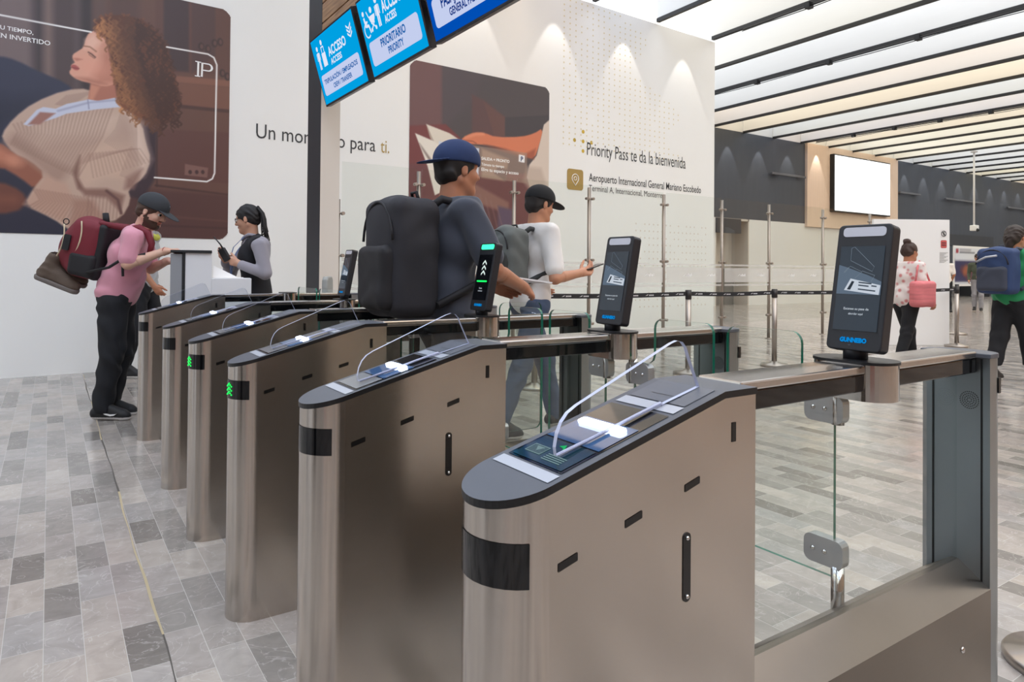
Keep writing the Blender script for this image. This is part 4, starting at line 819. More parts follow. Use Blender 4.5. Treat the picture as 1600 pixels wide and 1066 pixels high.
    pil = gpart('rear_pillar', K(MB().prism([(x, y, 0) for x, y in op], (0, 0, .978)), 'pi'), steel_mat('grey_steel', (150, 156, 160), .32, (.3, .3, 9)) if 'grey_steel' not in MATS else MATS['grey_steel'], g)
    gpart('pillar_cap', K(MB().prism([(2.005+(x-2.012)*1.08, y*1.05, .978) for x, y in op], (0, 0, .012)), 'pc'), [cap_grey], pil, bevel=.002)
    s = MB()
    for y in (-.063, .055): s.box(2.0105, 2.0125, y-.0022, y+.0022, .39, .975)
    gpart('pillar_seam', K(s, 'ps'), rim_blk, pil)
    s = MB()
    for r in range(1, 5):
        for k in range(7*r):
            t = 2*math.pi*k/(7*r); y, z = -.034+.0055*r*math.cos(t), .865+.0055*r*math.sin(t); s.box(2.0105, 2.0125, y-.001, y+.001, z-.001, z+.001)
    gpart('speaker_grille', K(s, 'sg'), rim_blk, pil); gpart('pillar_screw', K(MB().ball((2.011, -.036, .955), (.003, .004, .004), 6), 'psc'), polish, pil)
    gpart('pillar_slot', K(MB().box(2.062, 2.074, -.083, -.0795, .885, .925), 'psl'), slot_blk, pil)
    # swing wings
    for sgn, has, wdth, opn, key in ((1, wing_far, far_w, far_open, 'f'), (-1, wing_near, near_w, near_open, 'n')):
        if not has: continue
        hx, hy = 1.565, sgn*.062
        for z0, z1 in ((.36, .50), (.835, .93)): gpart('hinge_post', K(MB().cyl((hx, hy, z0), (hx, hy, z1), .015, n=16), ('hp', sgn, z0)), polish, g)
        a0, a1, bk = .008, wdth-.062, .095; r = .03
        lo = [(a0, .47), (a1-r, .47)]+[(a1-r+r*math.sin(t), .47+r-r*math.cos(t)) for t in np.linspace(.2, math.pi/2, 5)]
        up = [(a1-r+r*math.cos(t), 1.048-r+r*math.sin(t)) for t in np.linspace(0, math.pi/2, 6)]+[(bk+r-r*math.sin(t), 1.048-r+r*math.cos(t)) for t in np.linspace(0, math.pi/2, 6)]
        nt_ = [(bk, .935), (bk-.006, .918), (bk-.02, .908), (a0, .904)]
        sh2 = lo+up+nt_
        if opn: f3 = lambda a, z, t: (hx+a, hy+sgn*t, z)
        else: f3 = lambda a, z, t: (hx+t, hy+sgn*a, z)
        wg = gpart('swing_wing', K(MB().prism([f3(a, z, -.005) for a, z in sh2], Vector(f3(0, 0, .005))-Vector(f3(0, 0, -.005)), 0, 1), ('wg', sgn, wdth, opn)), [G_face, G_edge], g)
        for cz in (.87, .528):
            cp = [f3(.03+a, cz+b, -.014) for a, b in rrect(.10, .066, .018, 4)]
            c = MB().prism(cp, Vector(f3(0, 0, .014))-Vector(f3(0, 0, -.014)), 0)
            for bx_ in (.025, .055): c.ball(f3(bx_, cz, -.014), .006, 6, 1); c.ball(f3(bx_, cz, .014), .006, 6, 1)
            gpart('wing_clamp', K(c, ('wc', sgn, opn, cz)), [mat('cast_steel', (178, 180, 182), .4, .8), polish], wg)
    if tower_style: tower(g, tower_style, gy)
    return g
gate(0, 'steel turnstile gate nearest the camera, with a teal lit reader screen', True, False, 'pass', False)
gate(1, 'steel turnstile gate second from the camera, black sensor window, slate display', True, True, 'pass', False)
gate(2, 'steel turnstile gate whose upright display shows white arrows and a green light', True, True, 'go', True, far_open=True)
gate(3, 'steel turnstile gate with green led, just left of the man in the dark backpack', True, True, 'pass', True, near_open=True)
gate(4, 'steel turnstile gate with dark sensor window, second from the far wall', True, True, 'pass', False, far_w=.585)
gate(5, 'steel turnstile gate farthest from the camera, beside the white podium', False, True, None, False, near_w=.585)

# ------------------------------------------------------------------ podium and chair
def podium():
    o = P(331, 420, 5.28); o.z = 0; l = o.normalized(); f = l.cross(Vector((0, 0, 1))); th = thing('service_podium', 'white service podium with a black tray top behind the farthest gate', 'podium', (.98, 6.02, 0))
    w = mat('white_laminate', (226, 226, 228), .35); g = mat('grey_glossy_panel', (150, 152, 156), .15)
    def bxx(a0, a1, d0, d1, z0, z1, m=0, mb=None):
        mb = mb or MB(); c = o+f*((a0+a1)/2)+l*((d0+d1)/2); c.z = (z0+z1)/2; return mb.obox(c, f*((a1-a0)/2), l*((d1-d0)/2), Vector((0, 0, (z1-z0)/2)), m)
    part('tall_cabinet', bxx(-.185, 0, 0, .42, .03, 1.30), w, th, bevel=.004); part('edge_profile', bxx(-.205, -.185, -.004, .42, 0, 1.30), ink, th); part('side_panel', bxx(-.285, -.205, .002, .42, 0, 1.29), g, th, bevel=.003)
    part('tray_top', bxx(-.285, .0, -.02, .44, 1.298, 1.318), ink, th, bevel=.003); part('low_cabinet', bxx(0, .285, .0, .26, .03, 1.105), w, th, bevel=.004)
    part('toe_kick', bxx(-.18, .28, .03, .25, 0, .04), dk, th)
    pp = thing('paper_sheets', 'white paper sheets standing folded on the low part of the podium', 'papers', o+f*.09+l*.12+Vector((0, 0, 1.105)))
    a = o+f*.01+l*.10+Vector((0, 0, 1.106)); b = o+f*.20+l*.10+Vector((0, 0, 1.106)); c = o+f*.01+l*.12+Vector((0, 0, 1.205)); part('leaning_sheet', MB().prism([a, b, c], l*.004), white_ink, pp); part('flat_sheet', MB().obox(o+f*.12+l*.13+Vector((0, 0, 1.108)), f*.11, l*.10, Vector((0, 0, .002))), white_ink, pp)
podium()
def chair():
    c = Vector((2.02, 5.98, 0)); a = nv((.9, -.45, 0)); l = Vector((0, 0, 1)).cross(a); th = thing('waiting_chair', 'grey upholstered chair with black armrests beside the black column', 'chair', c); m = mat('grey_upholstery', (150, 152, 150), .8, var=.06, vscale=30)
    pts = lambda o: frame_pts(c+Vector((0, 0, 0))+o, l, (0, 0, 1), [(-.16, .76), (.16, .76), (.18, 1.02), (.165, 1.09), (.12, 1.115), (-.12, 1.115), (-.165, 1.09), (-.18, 1.02)])
    part('backrest', MB().prism(pts(Vector((0, 0, 0))), a*.05), m, th, bevel=.012, ); part('seat', MB().obox(c+a*.26+Vector((0, 0, .52)), a*.22, l*.2, Vector((0, 0, .04))), m, th, bevel=.02)
    for s in (1, -1):
        part('armrest', MB().tube([c+l*(.2*s)+Vector((0, 0, .55)), c+l*(.21*s)+Vector((0, 0, .80)), c+l*(.21*s)+a*.06+Vector((0, 0, .86)), c+l*(.21*s)+a*.34+Vector((0, 0, .86)), c+l*(.21*s)+a*.38+Vector((0, 0, .80)), c+l*(.2*s)+a*.40+Vector((0, 0, .50))], .014, 8), ink, th)
        for q in (.04, .42): part('leg', MB().tube([c+l*(.18*s)+a*q+Vector((0, 0, .5)), c+l*(.20*s)+a*q+Vector((0, 0, 0))], .013, 8), ink, th)
    part('back_post', MB().obox(c+a*.06+Vector((0, 0, .66)), a*.012, l*.12, Vector((0, 0, .14))), ink, th)
chair()

# ------------------------------------------------------------------ glass partition
GX = [2.71, 3.72, 5.12, 6.42, 7.93, 9.30, 10.56, 12.2, 13.85]; GY = 7.6
frost = mat('frosted_film', (225, 222, 218), .7); frost.node_tree.nodes['Principled BSDF'].inputs['Alpha'].default_value = .38
ptm = steel_mat('post_steel', (168, 158, 149), .38, (6, 6, .3)); film_txt = mat('film_white', (240, 240, 240), .6)
plab = ['shorter slim steel glass-partition post right of the black column', 'slim steel glass-partition post behind the man in the dark T-shirt', 'slim steel glass-partition post behind the man in white', 'slim steel glass-partition post just left of the second display', 'slim steel glass-partition post just right of the second display', 'slim steel glass-partition post right of the white wall end', 'slim steel glass-partition post in front of the charcoal wall', 'slim steel glass-partition post left of the nearest display', 'slim steel glass-partition post hidden behind the nearest display']
for i, x in enumerate(GX):
    h = 1.97 if i == 0 else 2.37; yy = GY; th = thing('partition_post', plab[i], 'post', (x, yy, 0), 0, 'posts of the glass partition')
    part('post_tube', MB().cyl((x, yy, .012), (x, yy, h), .026, n=16), ptm, th); part('base_plate', MB().lathe([(.06, 0), (.06, .008), (.03, .014)], (x, yy, 0), 20), ptm, th)
    for z in (.42, 1.33, h-.16):
        c = MB(); c.cyl((x-.06, yy-.02, z), (x+.06, yy-.02, z), .010, n=8)
        for s in (-1, 1): c.cyl((x+s*.052, yy-.042, z), (x+s*.052, yy+.012, z), .020, n=12)
        part('glass_clamp', c, ptm, th)
glab = ['clear glass partition panel between the column and the dark T-shirt man', 'clear glass partition panel behind the man in the dark T-shirt', 'clear glass partition panel behind the man in white', 'clear glass partition panel behind the second display', 'clear glass partition panel across the end of the white wall', 'clear glass partition panel in front of the grey door recess', 'clear glass partition panel in front of the low white cladding', 'clear glass partition panel behind the nearest display']
for i in range(8):
    x0, x1 = GX[i]+.036, GX[i+1]-.036; th = thing('glass_panel', glab[i], 'glass panel', ((x0+x1)/2, GY-.02, .3), 0, 'glass partition panels'); top = 2.40
    part('pane', MB().box(x0, x1, GY-.026, GY-.014, .32, top), G_face, th)
    b = MB()
    for z0, z1 in ((1.0, 1.24), (1.27, 1.30), (.94, .97)): b.box(x0+.004, x1-.004, GY-.0275, GY-.0265, z0, z1)
    fb = part('frosted_band', b, frost, th)
    mk = MB()
    for q in (.35, .78):
        xx = x0+(x1-x0)*q
        for k in range(4): mk.box(xx+k*.035, xx+k*.035+.02, GY-.0285, GY-.0280, 1.10, 1.13+.012*(k % 2)); 
        mk.add([(xx-.08, GY-.0285, 1.10), (xx-.02, GY-.0285, 1.125), (xx-.02, GY-.0285, 1.14)], [(0, 1, 2)])
    part('film_mark', mk, film_txt, fb)

# ------------------------------------------------------------------ queue barriers
stm = steel_mat('stanchion_steel', (172, 164, 157), .3, (6, 6, .3))
def stanchion(x, y, label, h=.97):
    th = thing('queue_stanchion', label, 'stanchion', (x, y, 0), 0, 'belt barrier posts'); part('base', MB().lathe([(.17, 0), (.172, .02), (.165, .03), (.06, .045), (.045, .06), (.0321, .062)], (x, y, 0), 32), stm, th)
    part('tube', MB().cyl((x, y, .05), (x, y, h-.06), .032, n=20), stm, th); part('belt_head', MB().lathe([(.0335, h-.11), (.036, h-.1), (.036, h-.004), (.03, h)], (x, y, 0), 20), mat('stanchion_head', (60, 58, 58), .35, .6), th)
    return th
ST = [(4.05, 5.62, 'belt post hidden behind the man in white'), (6.15, 5.50, 'steel belt post at the end of the white wall'), (7.60, 5.385, 'steel belt post with round base left of the nearest display'), (12.16, 5.25, 'steel belt post right of the white partition'), (14.6, 6.3, 'far steel belt post beyond the white partition')]
for x, y, lb in ST: stanchion(x, y, lb)
stanchion(2.585, .80, 'steel belt post cut off by the lower right frame edge')
stanchion(9.9, 5.32, 'steel belt post behind the nearest display')
bm_ = mat('belt_black', (30, 31, 36), .7); bw = mat('belt_white_mark', (215, 215, 220), .6)
def belt(a, b, label, marks=7):
    a = Vector((a[0], a[1], .925)); b = Vector((b[0], b[1], .925)); d = (b-a).normalized(); a = a+d*.036; b = b-d*.036; n = Vector((d.y, -d.x, 0)); n = n if n.dot(a) < 0 else -n; th = thing('barrier_belt', label, 'belt', (a+b)/2, 0, 'black barrier belts'); mb = MB(); N = 12; vs = []
    for i in range(N+1):
        p = a+(b-a)*(i/N); p.z -= .012*math.sin(math.pi*i/N); vs += [p+n*.0015+Vector((0, 0, .025)), p+n*.0015-Vector((0, 0, .025)), p-n*.0015-Vector((0, 0, .025)), p-n*.0015+Vector((0, 0, .025))]
    mb.add(vs, [(4*i+k, 4*i+(k+1) % 4, 4*i+4+(k+1) % 4, 4*i+4+k) for i in range(N) for k in range(4)]); part('webbing', mb, bm_, th); mk = MB()
    for i in range(marks):
        p = a+(b-a)*((i+.5)/marks)+n*.003; p.z -= .012*math.sin(math.pi*(i+.5)/marks)
        mk.add([p+d*u_+Vector((0, 0, z)) for u_, z in ((-.055, -.008), (-.03, .004), (-.01, .010), (-.02, -.002))], [(0, 1, 2, 3)])
        for k in range(4): mk.add([p+d*u_+Vector((0, 0, z)) for u_, z in ((.0+k*.018, -.008), (.012+k*.018, -.008), (.012+k*.018, .006), (.0+k*.018, .006))], [(0, 1, 2, 3)])
    part('belt_mark', mk, bw, th)
belt(ST[0], ST[1], 'black barrier belt with white marks right of the man in white', 9); belt(ST[1], ST[2], 'black barrier belt between the two belt posts in the middle', 6); belt(ST[2], (9.9, 5.32), 'black barrier belt passing behind the nearest display', 8); belt((9.9, 5.32), ST[3], 'black barrier belt in front of the white partition', 8); belt(ST[3], ST[4], 'black barrier belt beyond the white partition, at far right', 8)

# ------------------------------------------------------------------ white partition board, hanging camera, far screen, lights, poster
pm_ = mat('white_board', (238, 238, 238), .4); th = thing('partition_board', 'free-standing white partition board with small notices at its upper corner', 'partition', (11.85, 5.75, 0)); pa, pb_ = Vector((11.2, 6.08, 0)), Vector((12.26, 5.40, 0)); dv = (pb_-pa).normalized(); nn = Vector((dv.y, -dv.x, 0))
part('board', MB().prism([pa, pb_, pb_-nn*.06, pa-nn*.06], (0, 0, 2.06)), pm_, th, bevel=.004); nm = MB()
for z, m in ((1.83, 0), (1.66, 1)): nm.prism([pb_-dv*(.10-a)+Vector((0, 0, z+b))+nn*.001 for a, b in rrect(.10, .13, .02, 3)], nn*.002, m)
part('notice', nm, [mat('notice_white', (232, 230, 230), .5), mat('notice_red', (196, 90, 88), .5)], th); sy = MB(); o = pb_-dv*.10+Vector((0, 0, 1.83))+nn*.004
sy.tube([o+dv*.038*math.cos(t)+Vector((0, 0, .045*math.sin(t))) for t in np.linspace(0, 6.28, 17)[:-1]], .006, 5, closed=True); sy.tube([o-dv*.027+Vector((0, 0, .03)), o+dv*.027-Vector((0, 0, .03))], .006, 5); sy.tube([o-Vector((0, 0, .03)), o+Vector((0, 0, .03))], .008, 5)
for k in range(2): sy.tube([pb_-dv*.135+Vector((0, 0, 1.68-.035*k))+nn*.004, pb_-dv*.065+Vector((0, 0, 1.68-.035*k))+nn*.004], .006, 5)
for k in range(9): sy.tube([pb_-dv*.17+Vector((0, 0, 1.52-.02*k))+nn*.003, pb_-dv*(.03+.03*(k % 3))+Vector((0, 0, 1.52-.02*k))+nn*.003], .002, 4)
part('notice_symbol', sy, mat('near_black_ink'), th)
rp = P(1522, 237, 1.0)-EYE; k = (5.93-CAMH)/rp.z; cp = EYE+rp*k
k2 = (P(1523, 352, 1.0)-EYE); cz = CAMH+k2.z*k2.to_2d().length**-1*(cp-EYE).to_2d().length
th = thing('hanging_camera', 'small white camera hanging from the ceiling on a long thin rod', 'camera', (cp.x, cp.y, cz-.22)); wm = mat('white_metal', (232, 232, 232), .4)
part('rod', MB().cyl((cp.x, cp.y, cz), (cp.x, cp.y, 7.0), .035, n=10), wm, th); part('camera_housing', MB().box(cp.x-.11, cp.x+.11, cp.y-.14, cp.y+.12, cz-.22, cz), wm, th, bevel=.03); part('lens', MB().cyl((cp.x-.05, cp.y-.13, cz-.17), (cp.x-.08, cp.y-.17, cz-.22), .055, n=12), ink, th); part('ceiling_flange', MB().cyl((cp.x, cp.y, 5.90), (cp.x, cp.y, 5.96), .12, n=14), wm, th)
th = thing('advertising_screen', 'large glowing white screen on the pale wood panel', 'screen', (27.0, 15.0, 3.5)); part('housing', MB().box(24.85, 28.95, 15.02, 15.2, 3.48, 5.70), ink, th, bevel=.02); part('lit_face', MB().box(24.9, 28.9, 15.01, 15.025, 3.53, 5.65), emission('lit_face_white', (255, 255, 255), 1.6), th)
for x0, x1, z, lb in ((21.2, 23.2, 4.66, 'slim linear light bar on the charcoal wall left of the wood panel'), (29.95, 31.7, 4.58, 'slim linear light bar just right of the wood panel'), (34.0, 37.9, 4.57, 'slim linear light bar on the charcoal wall by the camera rod'), (40.6, 43.5, 4.54, 'slim linear light bar at the far right of the charcoal wall')):
    th = thing('wall_light', lb, 'wall light', ((x0+x1)/2, 15.25, z)); part('bar', MB().box(x0, x1, 15.12, 15.22, z-.04, z+.04), mat('grey_bar', (96, 98, 104), .4), th, bevel=.01)
    for q in (.15, .85): part('bracket', MB().box(x0+(x1-x0)*q-.05, x0+(x1-x0)*q+.05, 15.2, 15.3, z-.03, z+.03), ink, th)
pw = Paint(34.95, 38.55, .6, 2.42, 14, (226, 228, 232)); pw.poly([(35.0, .75), (37.6, .75), (37.6, 1.75), (35.0, 1.75)], (60, 56, 92), .1)
for i in range(14): pw.disc((35.6+RNG.rand()*1.8, .95+RNG.rand()*.5), .2, .16, (176, 104, 66) if i % 2 else (120, 60, 60), .2, .8)
pw.poly([(35.1, 2.1), (35.35, 2.1), (35.35, 2.3), (35.1, 2.3)], (160, 50, 60)); pw.line([(35.5, 2.25), (36.6, 2.25)], .05, (120, 110, 112)); pw.line([(35.5, 2.15), (37.0, 2.15)], .05, (70, 70, 76))
th = thing('wall_poster', 'distant poster with a night city picture in the far doorway', 'poster', (36.7, 15.2, .6)); link('printed_sheet', pw.mesh('printed_sheet', lambda x, y: (x, 15.19, y), -np.array((36.7, 15.2, .6)), vcol_mat('poster_print')), th); part('backing_board', MB().box(34.9, 38.6, 15.2, 15.24, .55, 2.45), white_ink, th)
for k, lb in ((1, 'thin black lighting track under a ceiling baffle, upper middle'), (3, 'thin black lighting track with loose cable under the ceiling baffles'), (8, 'thin black lighting track under the ceiling near the lit screen')):
    y0, y1 = (1.5, 8.6) if k == 1 else (3.0, 12.8) if k == 3 else (7.5, 14.6); th = thing('lighting_track', lb, 'lighting track', (beam_x(k, (y0+y1)/2)-.08, (y0+y1)/2, 5.86)); t = MB(); t.tube([(beam_x(k, y)-.10, y, 5.88) for y in (y0, y1)], .018, 6); t.tube([(beam_x(k, y0+(y1-y0)*q/14)-.14, y0+(y1-y0)*q/14, 5.85-.03*abs(math.sin(q*.7))) for q in range(15)], .009, 5); part('conduit', t, ink, th)
    for q in range(1, 5):
        y = y0+(y1-y0)*q/5; part('clip', MB().box(beam_x(k, y)-.16, beam_x(k, y)-.02, y-.05, y+.05, 5.84, 5.94), ink, th)

# ------------------------------------------------------------------ people
def hand_prims(w, d, n, t, s=1.0, curl=.5, thumb=.5, m=0, grip=None):
    """wrist, finger direction, palm normal (towards the palm side), thumb direction; curl 0..1"""
    w, d, n, t = A3(w), A3(nv(d)), A3(nv(n)), A3(nv(t)); pr = []
    pr.append(rc(w-d*.02*s, w+d*.02*s, .024*s, .026*s, m, .015))
    for q, L in ((-.028, .078), (-.010, .084), (.010, .085), (.028, .080)): pr.append(rc(w+d*.015*s+t*q*.6*s, w+d*L*s+t*q*s, .015*s, .012*s, m, .012))
    for i, (q, L) in enumerate(((-.030, .060), (-.010, .074), (.010, .080), (.030, .072))):
        p = w+d*(.080-.004*abs(i-2))*s+t*q*s; ang = 0; c = curl if not isinstance(curl, (list, tuple)) else curl[i]
        for k, (fr, r) in enumerate(((.45, .0098), (.32, .0088), (.23, .0078))):
            ang += c*(.9, 1.25, .8)[k]; dd = d*math.cos(ang)+n*math.sin(ang); e = p+dd*L*fr*s; pr.append(rc(p, e, r*s, r*.92*s, m, .003)); p = e
    p = w+d*.022*s+t*.026*s; d1 = d*.55+t*.8*(1-thumb*.4)+n*.35*thumb; d1 /= np.linalg.norm(d1); e = p+d1*.042*s; pr.append(rc(p, e, .0135*s, .0115*s, m, .01))
    d2 = d1*.75+d*.5+n*.5*thumb; d2 /= np.linalg.norm(d2); e2 = e+d2*.030*s; pr.append(rc(e, e2, .0108*s, .0095*s, m, .003)); d3 = d2+n*.25*thumb-t*.2*thumb; d3 /= np.linalg.norm(d3); pr.append(rc(e2, e2+d3*.024*s, .0095*s, .0078*s, m, .003))
    return pr
def head_frame(J):
    f = nv(J['face']); l = Vector((0, 0, 1)).cross(f); l = nv(l if l.length > .05 else J['l']); u = nv(f.cross(l)); return A3(f), A3(l), A3(u), A3(J['head'])
# material slots of a body: 0 skin, 1 lips, 2 eye white, 3 iris, 4 brow/beard
def head_prims(J, s=1.0, beard=False):
    f, l, u, c = head_frame(J); g = lambda a, b, z: c+(f*a+l*b+u*z)*s; pr = []
    pr.append(el(g(-.012, 0, .03), np.array((.098, .077, .092))*s, (f, l, u), 0, .02)); pr.append(el(g(.030, 0, -.035), np.array((.062, .058, .078))*s, (f, l, u), 0, .03))
    pr.append(rc(g(.066, -.012, -.096), g(.066, .012, -.096), .020*s, None, 0, .025)); pr.append(rc(g(-.01, .056, -.052), g(.055, .022, -.092), .018*s, .018*s, 0, .03)); pr.append(rc(g(-.01, -.056, -.052), g(.055, -.022, -.092), .018*s, .018*s, 0, .03))
    pr.append(rc(g(.082, 0, .018), g(.106, 0, -.022), .0085*s, .0135*s, 0, .012)); pr.append(rc(g(.094, -.012, -.027), g(.094, .012, -.027), .0085*s, None, 0, .008))
    pr.append(rc(g(.076, .018, .028), g(.066, .048, .024), .011*s, .010*s, 0, .015)); pr.append(rc(g(.076, -.018, .028), g(.066, -.048, .024), .011*s, .010*s, 0, .015))
    pr.append(el(g(.052, .042, -.028), np.array((.03, .022, .026))*s, (f, l, u), 0, .02)); pr.append(el(g(.052, -.042, -.028), np.array((.03, .022, .026))*s, (f, l, u), 0, .02))
    for q in (1, -1): pr.append(el(g(-.008, .079*q, -.006), np.array((.017, .008, .031))*s, (f, l, u), 0, .006)); pr.append(el(g(-.003, .084*q, -.022), np.array((.008, .007, .010))*s, (f, l, u), 0, .004))
    pr.append(el(g(.087, 0, -.054), np.array((.011, .023, .006))*s, (f, l, u), 1, .004)); pr.append(el(g(.085, 0, -.064), np.array((.011, .019, .007))*s, (f, l, u), 1, .004))
    for q in (1, -1):
        pr.append(el(g(.0735, .031*q, .006), np.array((.009, .015, .0085))*s, (f, l, u), 2, .002)); pr.append(el(g(.081, .030*q, .006), np.array((.0035, .006, .006))*s, (f, l, u), 3, .001))
        pr.append(rc(g(.083, .014*q, .0285), g(.073, .048*q, .030), .0045*s, .003*s, 4, .002))
    b = A3(J['neck']); pr.append(rc(b-u*.02, c-f*.022*s-u*.045*s, .060*s, .054*s, 0, .03))
    return pr
def head_piece(J, s=1.0, beard=False, res=.0045):
    f, l, u, c = head_frame(J)
    def colr(ct, mi):
        if beard:
            a, b, z = (ct-c)@f/s, (ct-c)@l/s, (ct-c)@u/s
            on = (z < -.036-.55*np.maximum(a-.03, 0)*0) & (z > -.118) & (a > -.002) & ~((a > .03) & (z > -.052) & (np.abs(b) > .026)) & ~((np.abs(b) < .020) & (z > -.074) & (z < -.046) & (a > .07)) & (z < -.034-(a-.05)*-.1) & ~((a > .085) & (z > -.038))
            on |= (a > -.012) & (a < .012) & (z < .02) & (z > -.05) & (np.abs(b) > .055) & (np.abs(b) < .078)
            mi = np.where(on & (mi == 0), 4, mi)
        return mi
    b = A3(J['neck']); return sdf_raw(head_prims(J, s, beard), res, color=colr, clip=[(b-np.array((0, 0, .03)), (0, 0, -1))])
def torso_prims(J, g=0.0, m=0, w=1.0, belly=0.0, lo=True):
    l, f = A3(J['l']), A3(J['f']); pe, ch, ne = A3(J['pelvis']), A3(J['chest']), A3(J['neck']); up = ne-pe; up /= np.linalg.norm(up); fw = np.cross(l, up); fw = fw if fw@f > 0 else -fw; ax = (l, fw, up); pr = []
    if lo: pr.append(el(pe+up*.03, np.array((.152*w+g, .112*w+g, .13)), ax, m, .05))
    mid = pe*.55+ch*.45+fw*belly*.35; pr.append(el(mid, np.array((.140*w+g, .104*w+g+belly*.5, .15)), ax, m, .06))
    pr.append(el(ch+fw*.005, np.array((.160*w+g, .112*w+g, .165)), ax, m, .05))
    sl, sr = A3(J['shL']), A3(J['shR']); pr.append(rc(sl*.86+sr*.14, sr*.86+sl*.14, .062+g, None, m, .05)); pr.append(rc((sl+sr)*.5+up*.03, ne, .06+g*.5, .052+g*.3, m, .05))
    return pr
def limb(J, a, b, c, r, g=0.0, m=0, k=.02): A, B, C_ = A3(J[a]), A3(J[b]), A3(J[c]); return [rc(A, B, r[0]+g, r[1]+g, m, k), rc(B, C_, r[1]+g, r[2]+g, m, k)]
SHOE_N = [0]
def person(label, J, sp, group=None):
    base = (A3(J['ankL'])+A3(J['ankR']))/2; t = thing('person', label, 'person', (base[0], base[1], 0), 0, group)
    s = sp.get('s', 1.0); sk = mat('skin_%s' % sp['skin'][0], sp['skin'][1], .5, var=.05, vscale=25); res = sp.get('res', .012)
    sk.node_tree.nodes['Principled BSDF'].inputs['Subsurface Weight'].default_value = .08
    mats = [sk, mat('lips_%s' % sp['skin'][0], tuple(int(x*y) for x, y in zip(sp['skin'][1], (.82, .62, .62))), .45), mat('eye_white', (225, 220, 215), .2), mat('iris_dark', (40, 28, 22), .15), mat('hair_%s' % sp['hair'][0], sp['hair'][1], .6)]
    # one body surface
    bp = torso_prims(J, -.006, 0, sp.get('w', .95), sp.get('belly', 0)*.8)
    for q in 'LR':
        bp += limb(J, 'hip'+q, 'kn'+q, 'ank'+q, (.080, .056, .038)); bp += limb(J, 'sh'+q, 'el'+q, 'wr'+q, (.047, .040, .027)); bp.append(rc(J['ank'+q], A3(J['toe'+q])*.8+A3(J['ank'+q])*.2-np.array((0, 0, .01)), .036, .028, 0))
    pcs = [sdf_raw(bp, res), head_piece(J, s, sp.get('beard', False), sp.get('hres', .0045))]
    for q in 'LR':
        h = J.get('hand'+q)
        if h:
            e, w = A3(J['el'+q]), A3(J['wr'+q]); fa = [rc(e*.7+w*.3, w, .038*s, .026*s, 0, .02)]
            pcs.append(sdf_raw(fa+hand_prims(w, h[0], h[1], h[2], s, h[3], h[4] if len(h) > 4 else .5), sp.get('fres', .0042)))
    sdf_obj('body', pcs, mats, t)
    # trousers
    if 'pants' in sp:
        pm = mat('trousers_%s' % sp['pants'][0], sp['pants'][1], .85, var=.15, vscale=12); tp = torso_prims(J, .010, 0, sp.get('w', .95))[:1]
        for q in 'LR': tp += limb(J, 'hip'+q, 'kn'+q, 'ank'+q, sp.get('pr', (.098, .072, .060)), 0, 0, .03)
        pe = A3(J['pelvis']); sdf_obj('trousers', [sdf_raw(tp, res*.9, wrinkle=sp.get('pwr', .0035), wfreq=7.5, clip=[(pe+np.array((0, 0, .11)), (0, 0, 1)), ((0, 0, sp.get('pz', .055)), (0, 0, -1))])], pm, t)
    # shirt
    st = sp['shirt']; sm = mat('shirt_%s' % st[0], st[1], .8, var=.06, vscale=10, sheen=.2); g = .020*st[3] if len(st) > 3 else .016
    tp = torso_prims(J, g, 0, sp.get('w', .95), sp.get('belly', 0))
    for q in 'LR':
        S_, E_, W_ = A3(J['sh'+q]), A3(J['el'+q]), A3(J['wr'+q])
        if st[2] == 'short': tp.append(rc(S_, S_*.22+E_*.78, .066, .066, 0, .03))
        elif st[2] == 'long': tp += [rc(S_, E_, .064, .050, 0, .03), rc(E_, E_*.1+W_*.9, .050, .039, 0, .02)]
    sub = []
    ne = A3(J['neck']); up = ne-A3(J['chest']); up /= np.linalg.norm(up)
    clip = [(A3(J['pelvis'])+np.array((0, 0, st[4] if len(st) > 4 else -.06)), (0, 0, -1)), (ne+up*.012, up)]
    so = sdf_obj('shirt', [sdf_raw(tp, res*.9, wrinkle=sp.get('wr', .0042), wfreq=6.5, clip=clip)], sm, t)
    # shoes
    sc_ = sp.get('shoe', ('black', (28, 28, 30), (225, 222, 220)))
    for q in 'LR':
        a, b = A3(J['ank'+q]), A3(J['toe'+q]); d = b-a; d[2] = 0; d /= np.linalg.norm(d); z0 = b[2]-.03; hl = a-d*.045; hl[2] = b[2]; sd = np.cross(d, (0, 0, 1))
        pr = [rc(hl+np.array((0, 0, .012)), b+np.array((0, 0, .004)), .040, .036, 0, .03), rc(b, b+d*.028, .036, .030, 0, .02), rc(hl+np.array((0, 0, .03)), a*.6+hl*.4+np.array((0, 0, .02)), .038, .043, 0, .03), rc(a+np.array((0, 0, .01)), b+np.array((0, 0, .022)), .044, .026, 0, .03)]
        V = sdf_raw(pr, .007, clip=[((0, 0, z0), (0, 0, -1))], color=lambda ct, mi, z0=z0: np.where(ct[:, 2] < z0+.024, 1, 0))
        sh = sdf_obj('shoe', [V], [mat('shoe_%s' % sc_[0], sc_[1], .6), mat('sole_%s' % sc_[0], sc_[2], .6)], t)
        if sp.get('swoosh') and q == sp['swoosh']:
            o = a*.42+b*.58; o[2] = z0+.05; n = sd if np.dot(sd, -A3(Fv)) > 0 else -sd; o = o+n*.046; dd = Vector(d); nn = Vector(n)
            pts = [(-.085, .022), (-.05, -.004), (-.01, -.014), (.02, -.010), (.04, .006), (.02, .0), (-.012, -.001), (-.045, .006)]
            part('shoe_mark', MB().prism([Vector(o)+dd*(-a_)*-1+Vector((0, 0, b_)) for a_, b_ in pts], -nn*.02), mat('white_leather', (235, 233, 230), .5), sh)
    # hair and cap
    f, l, u, c = head_frame(J); G = lambda a, b, z: c+(f*a+l*b+u*z)*s; hm = mats[4]; R3 = (f, l, u); hr = sp['hair'][2]
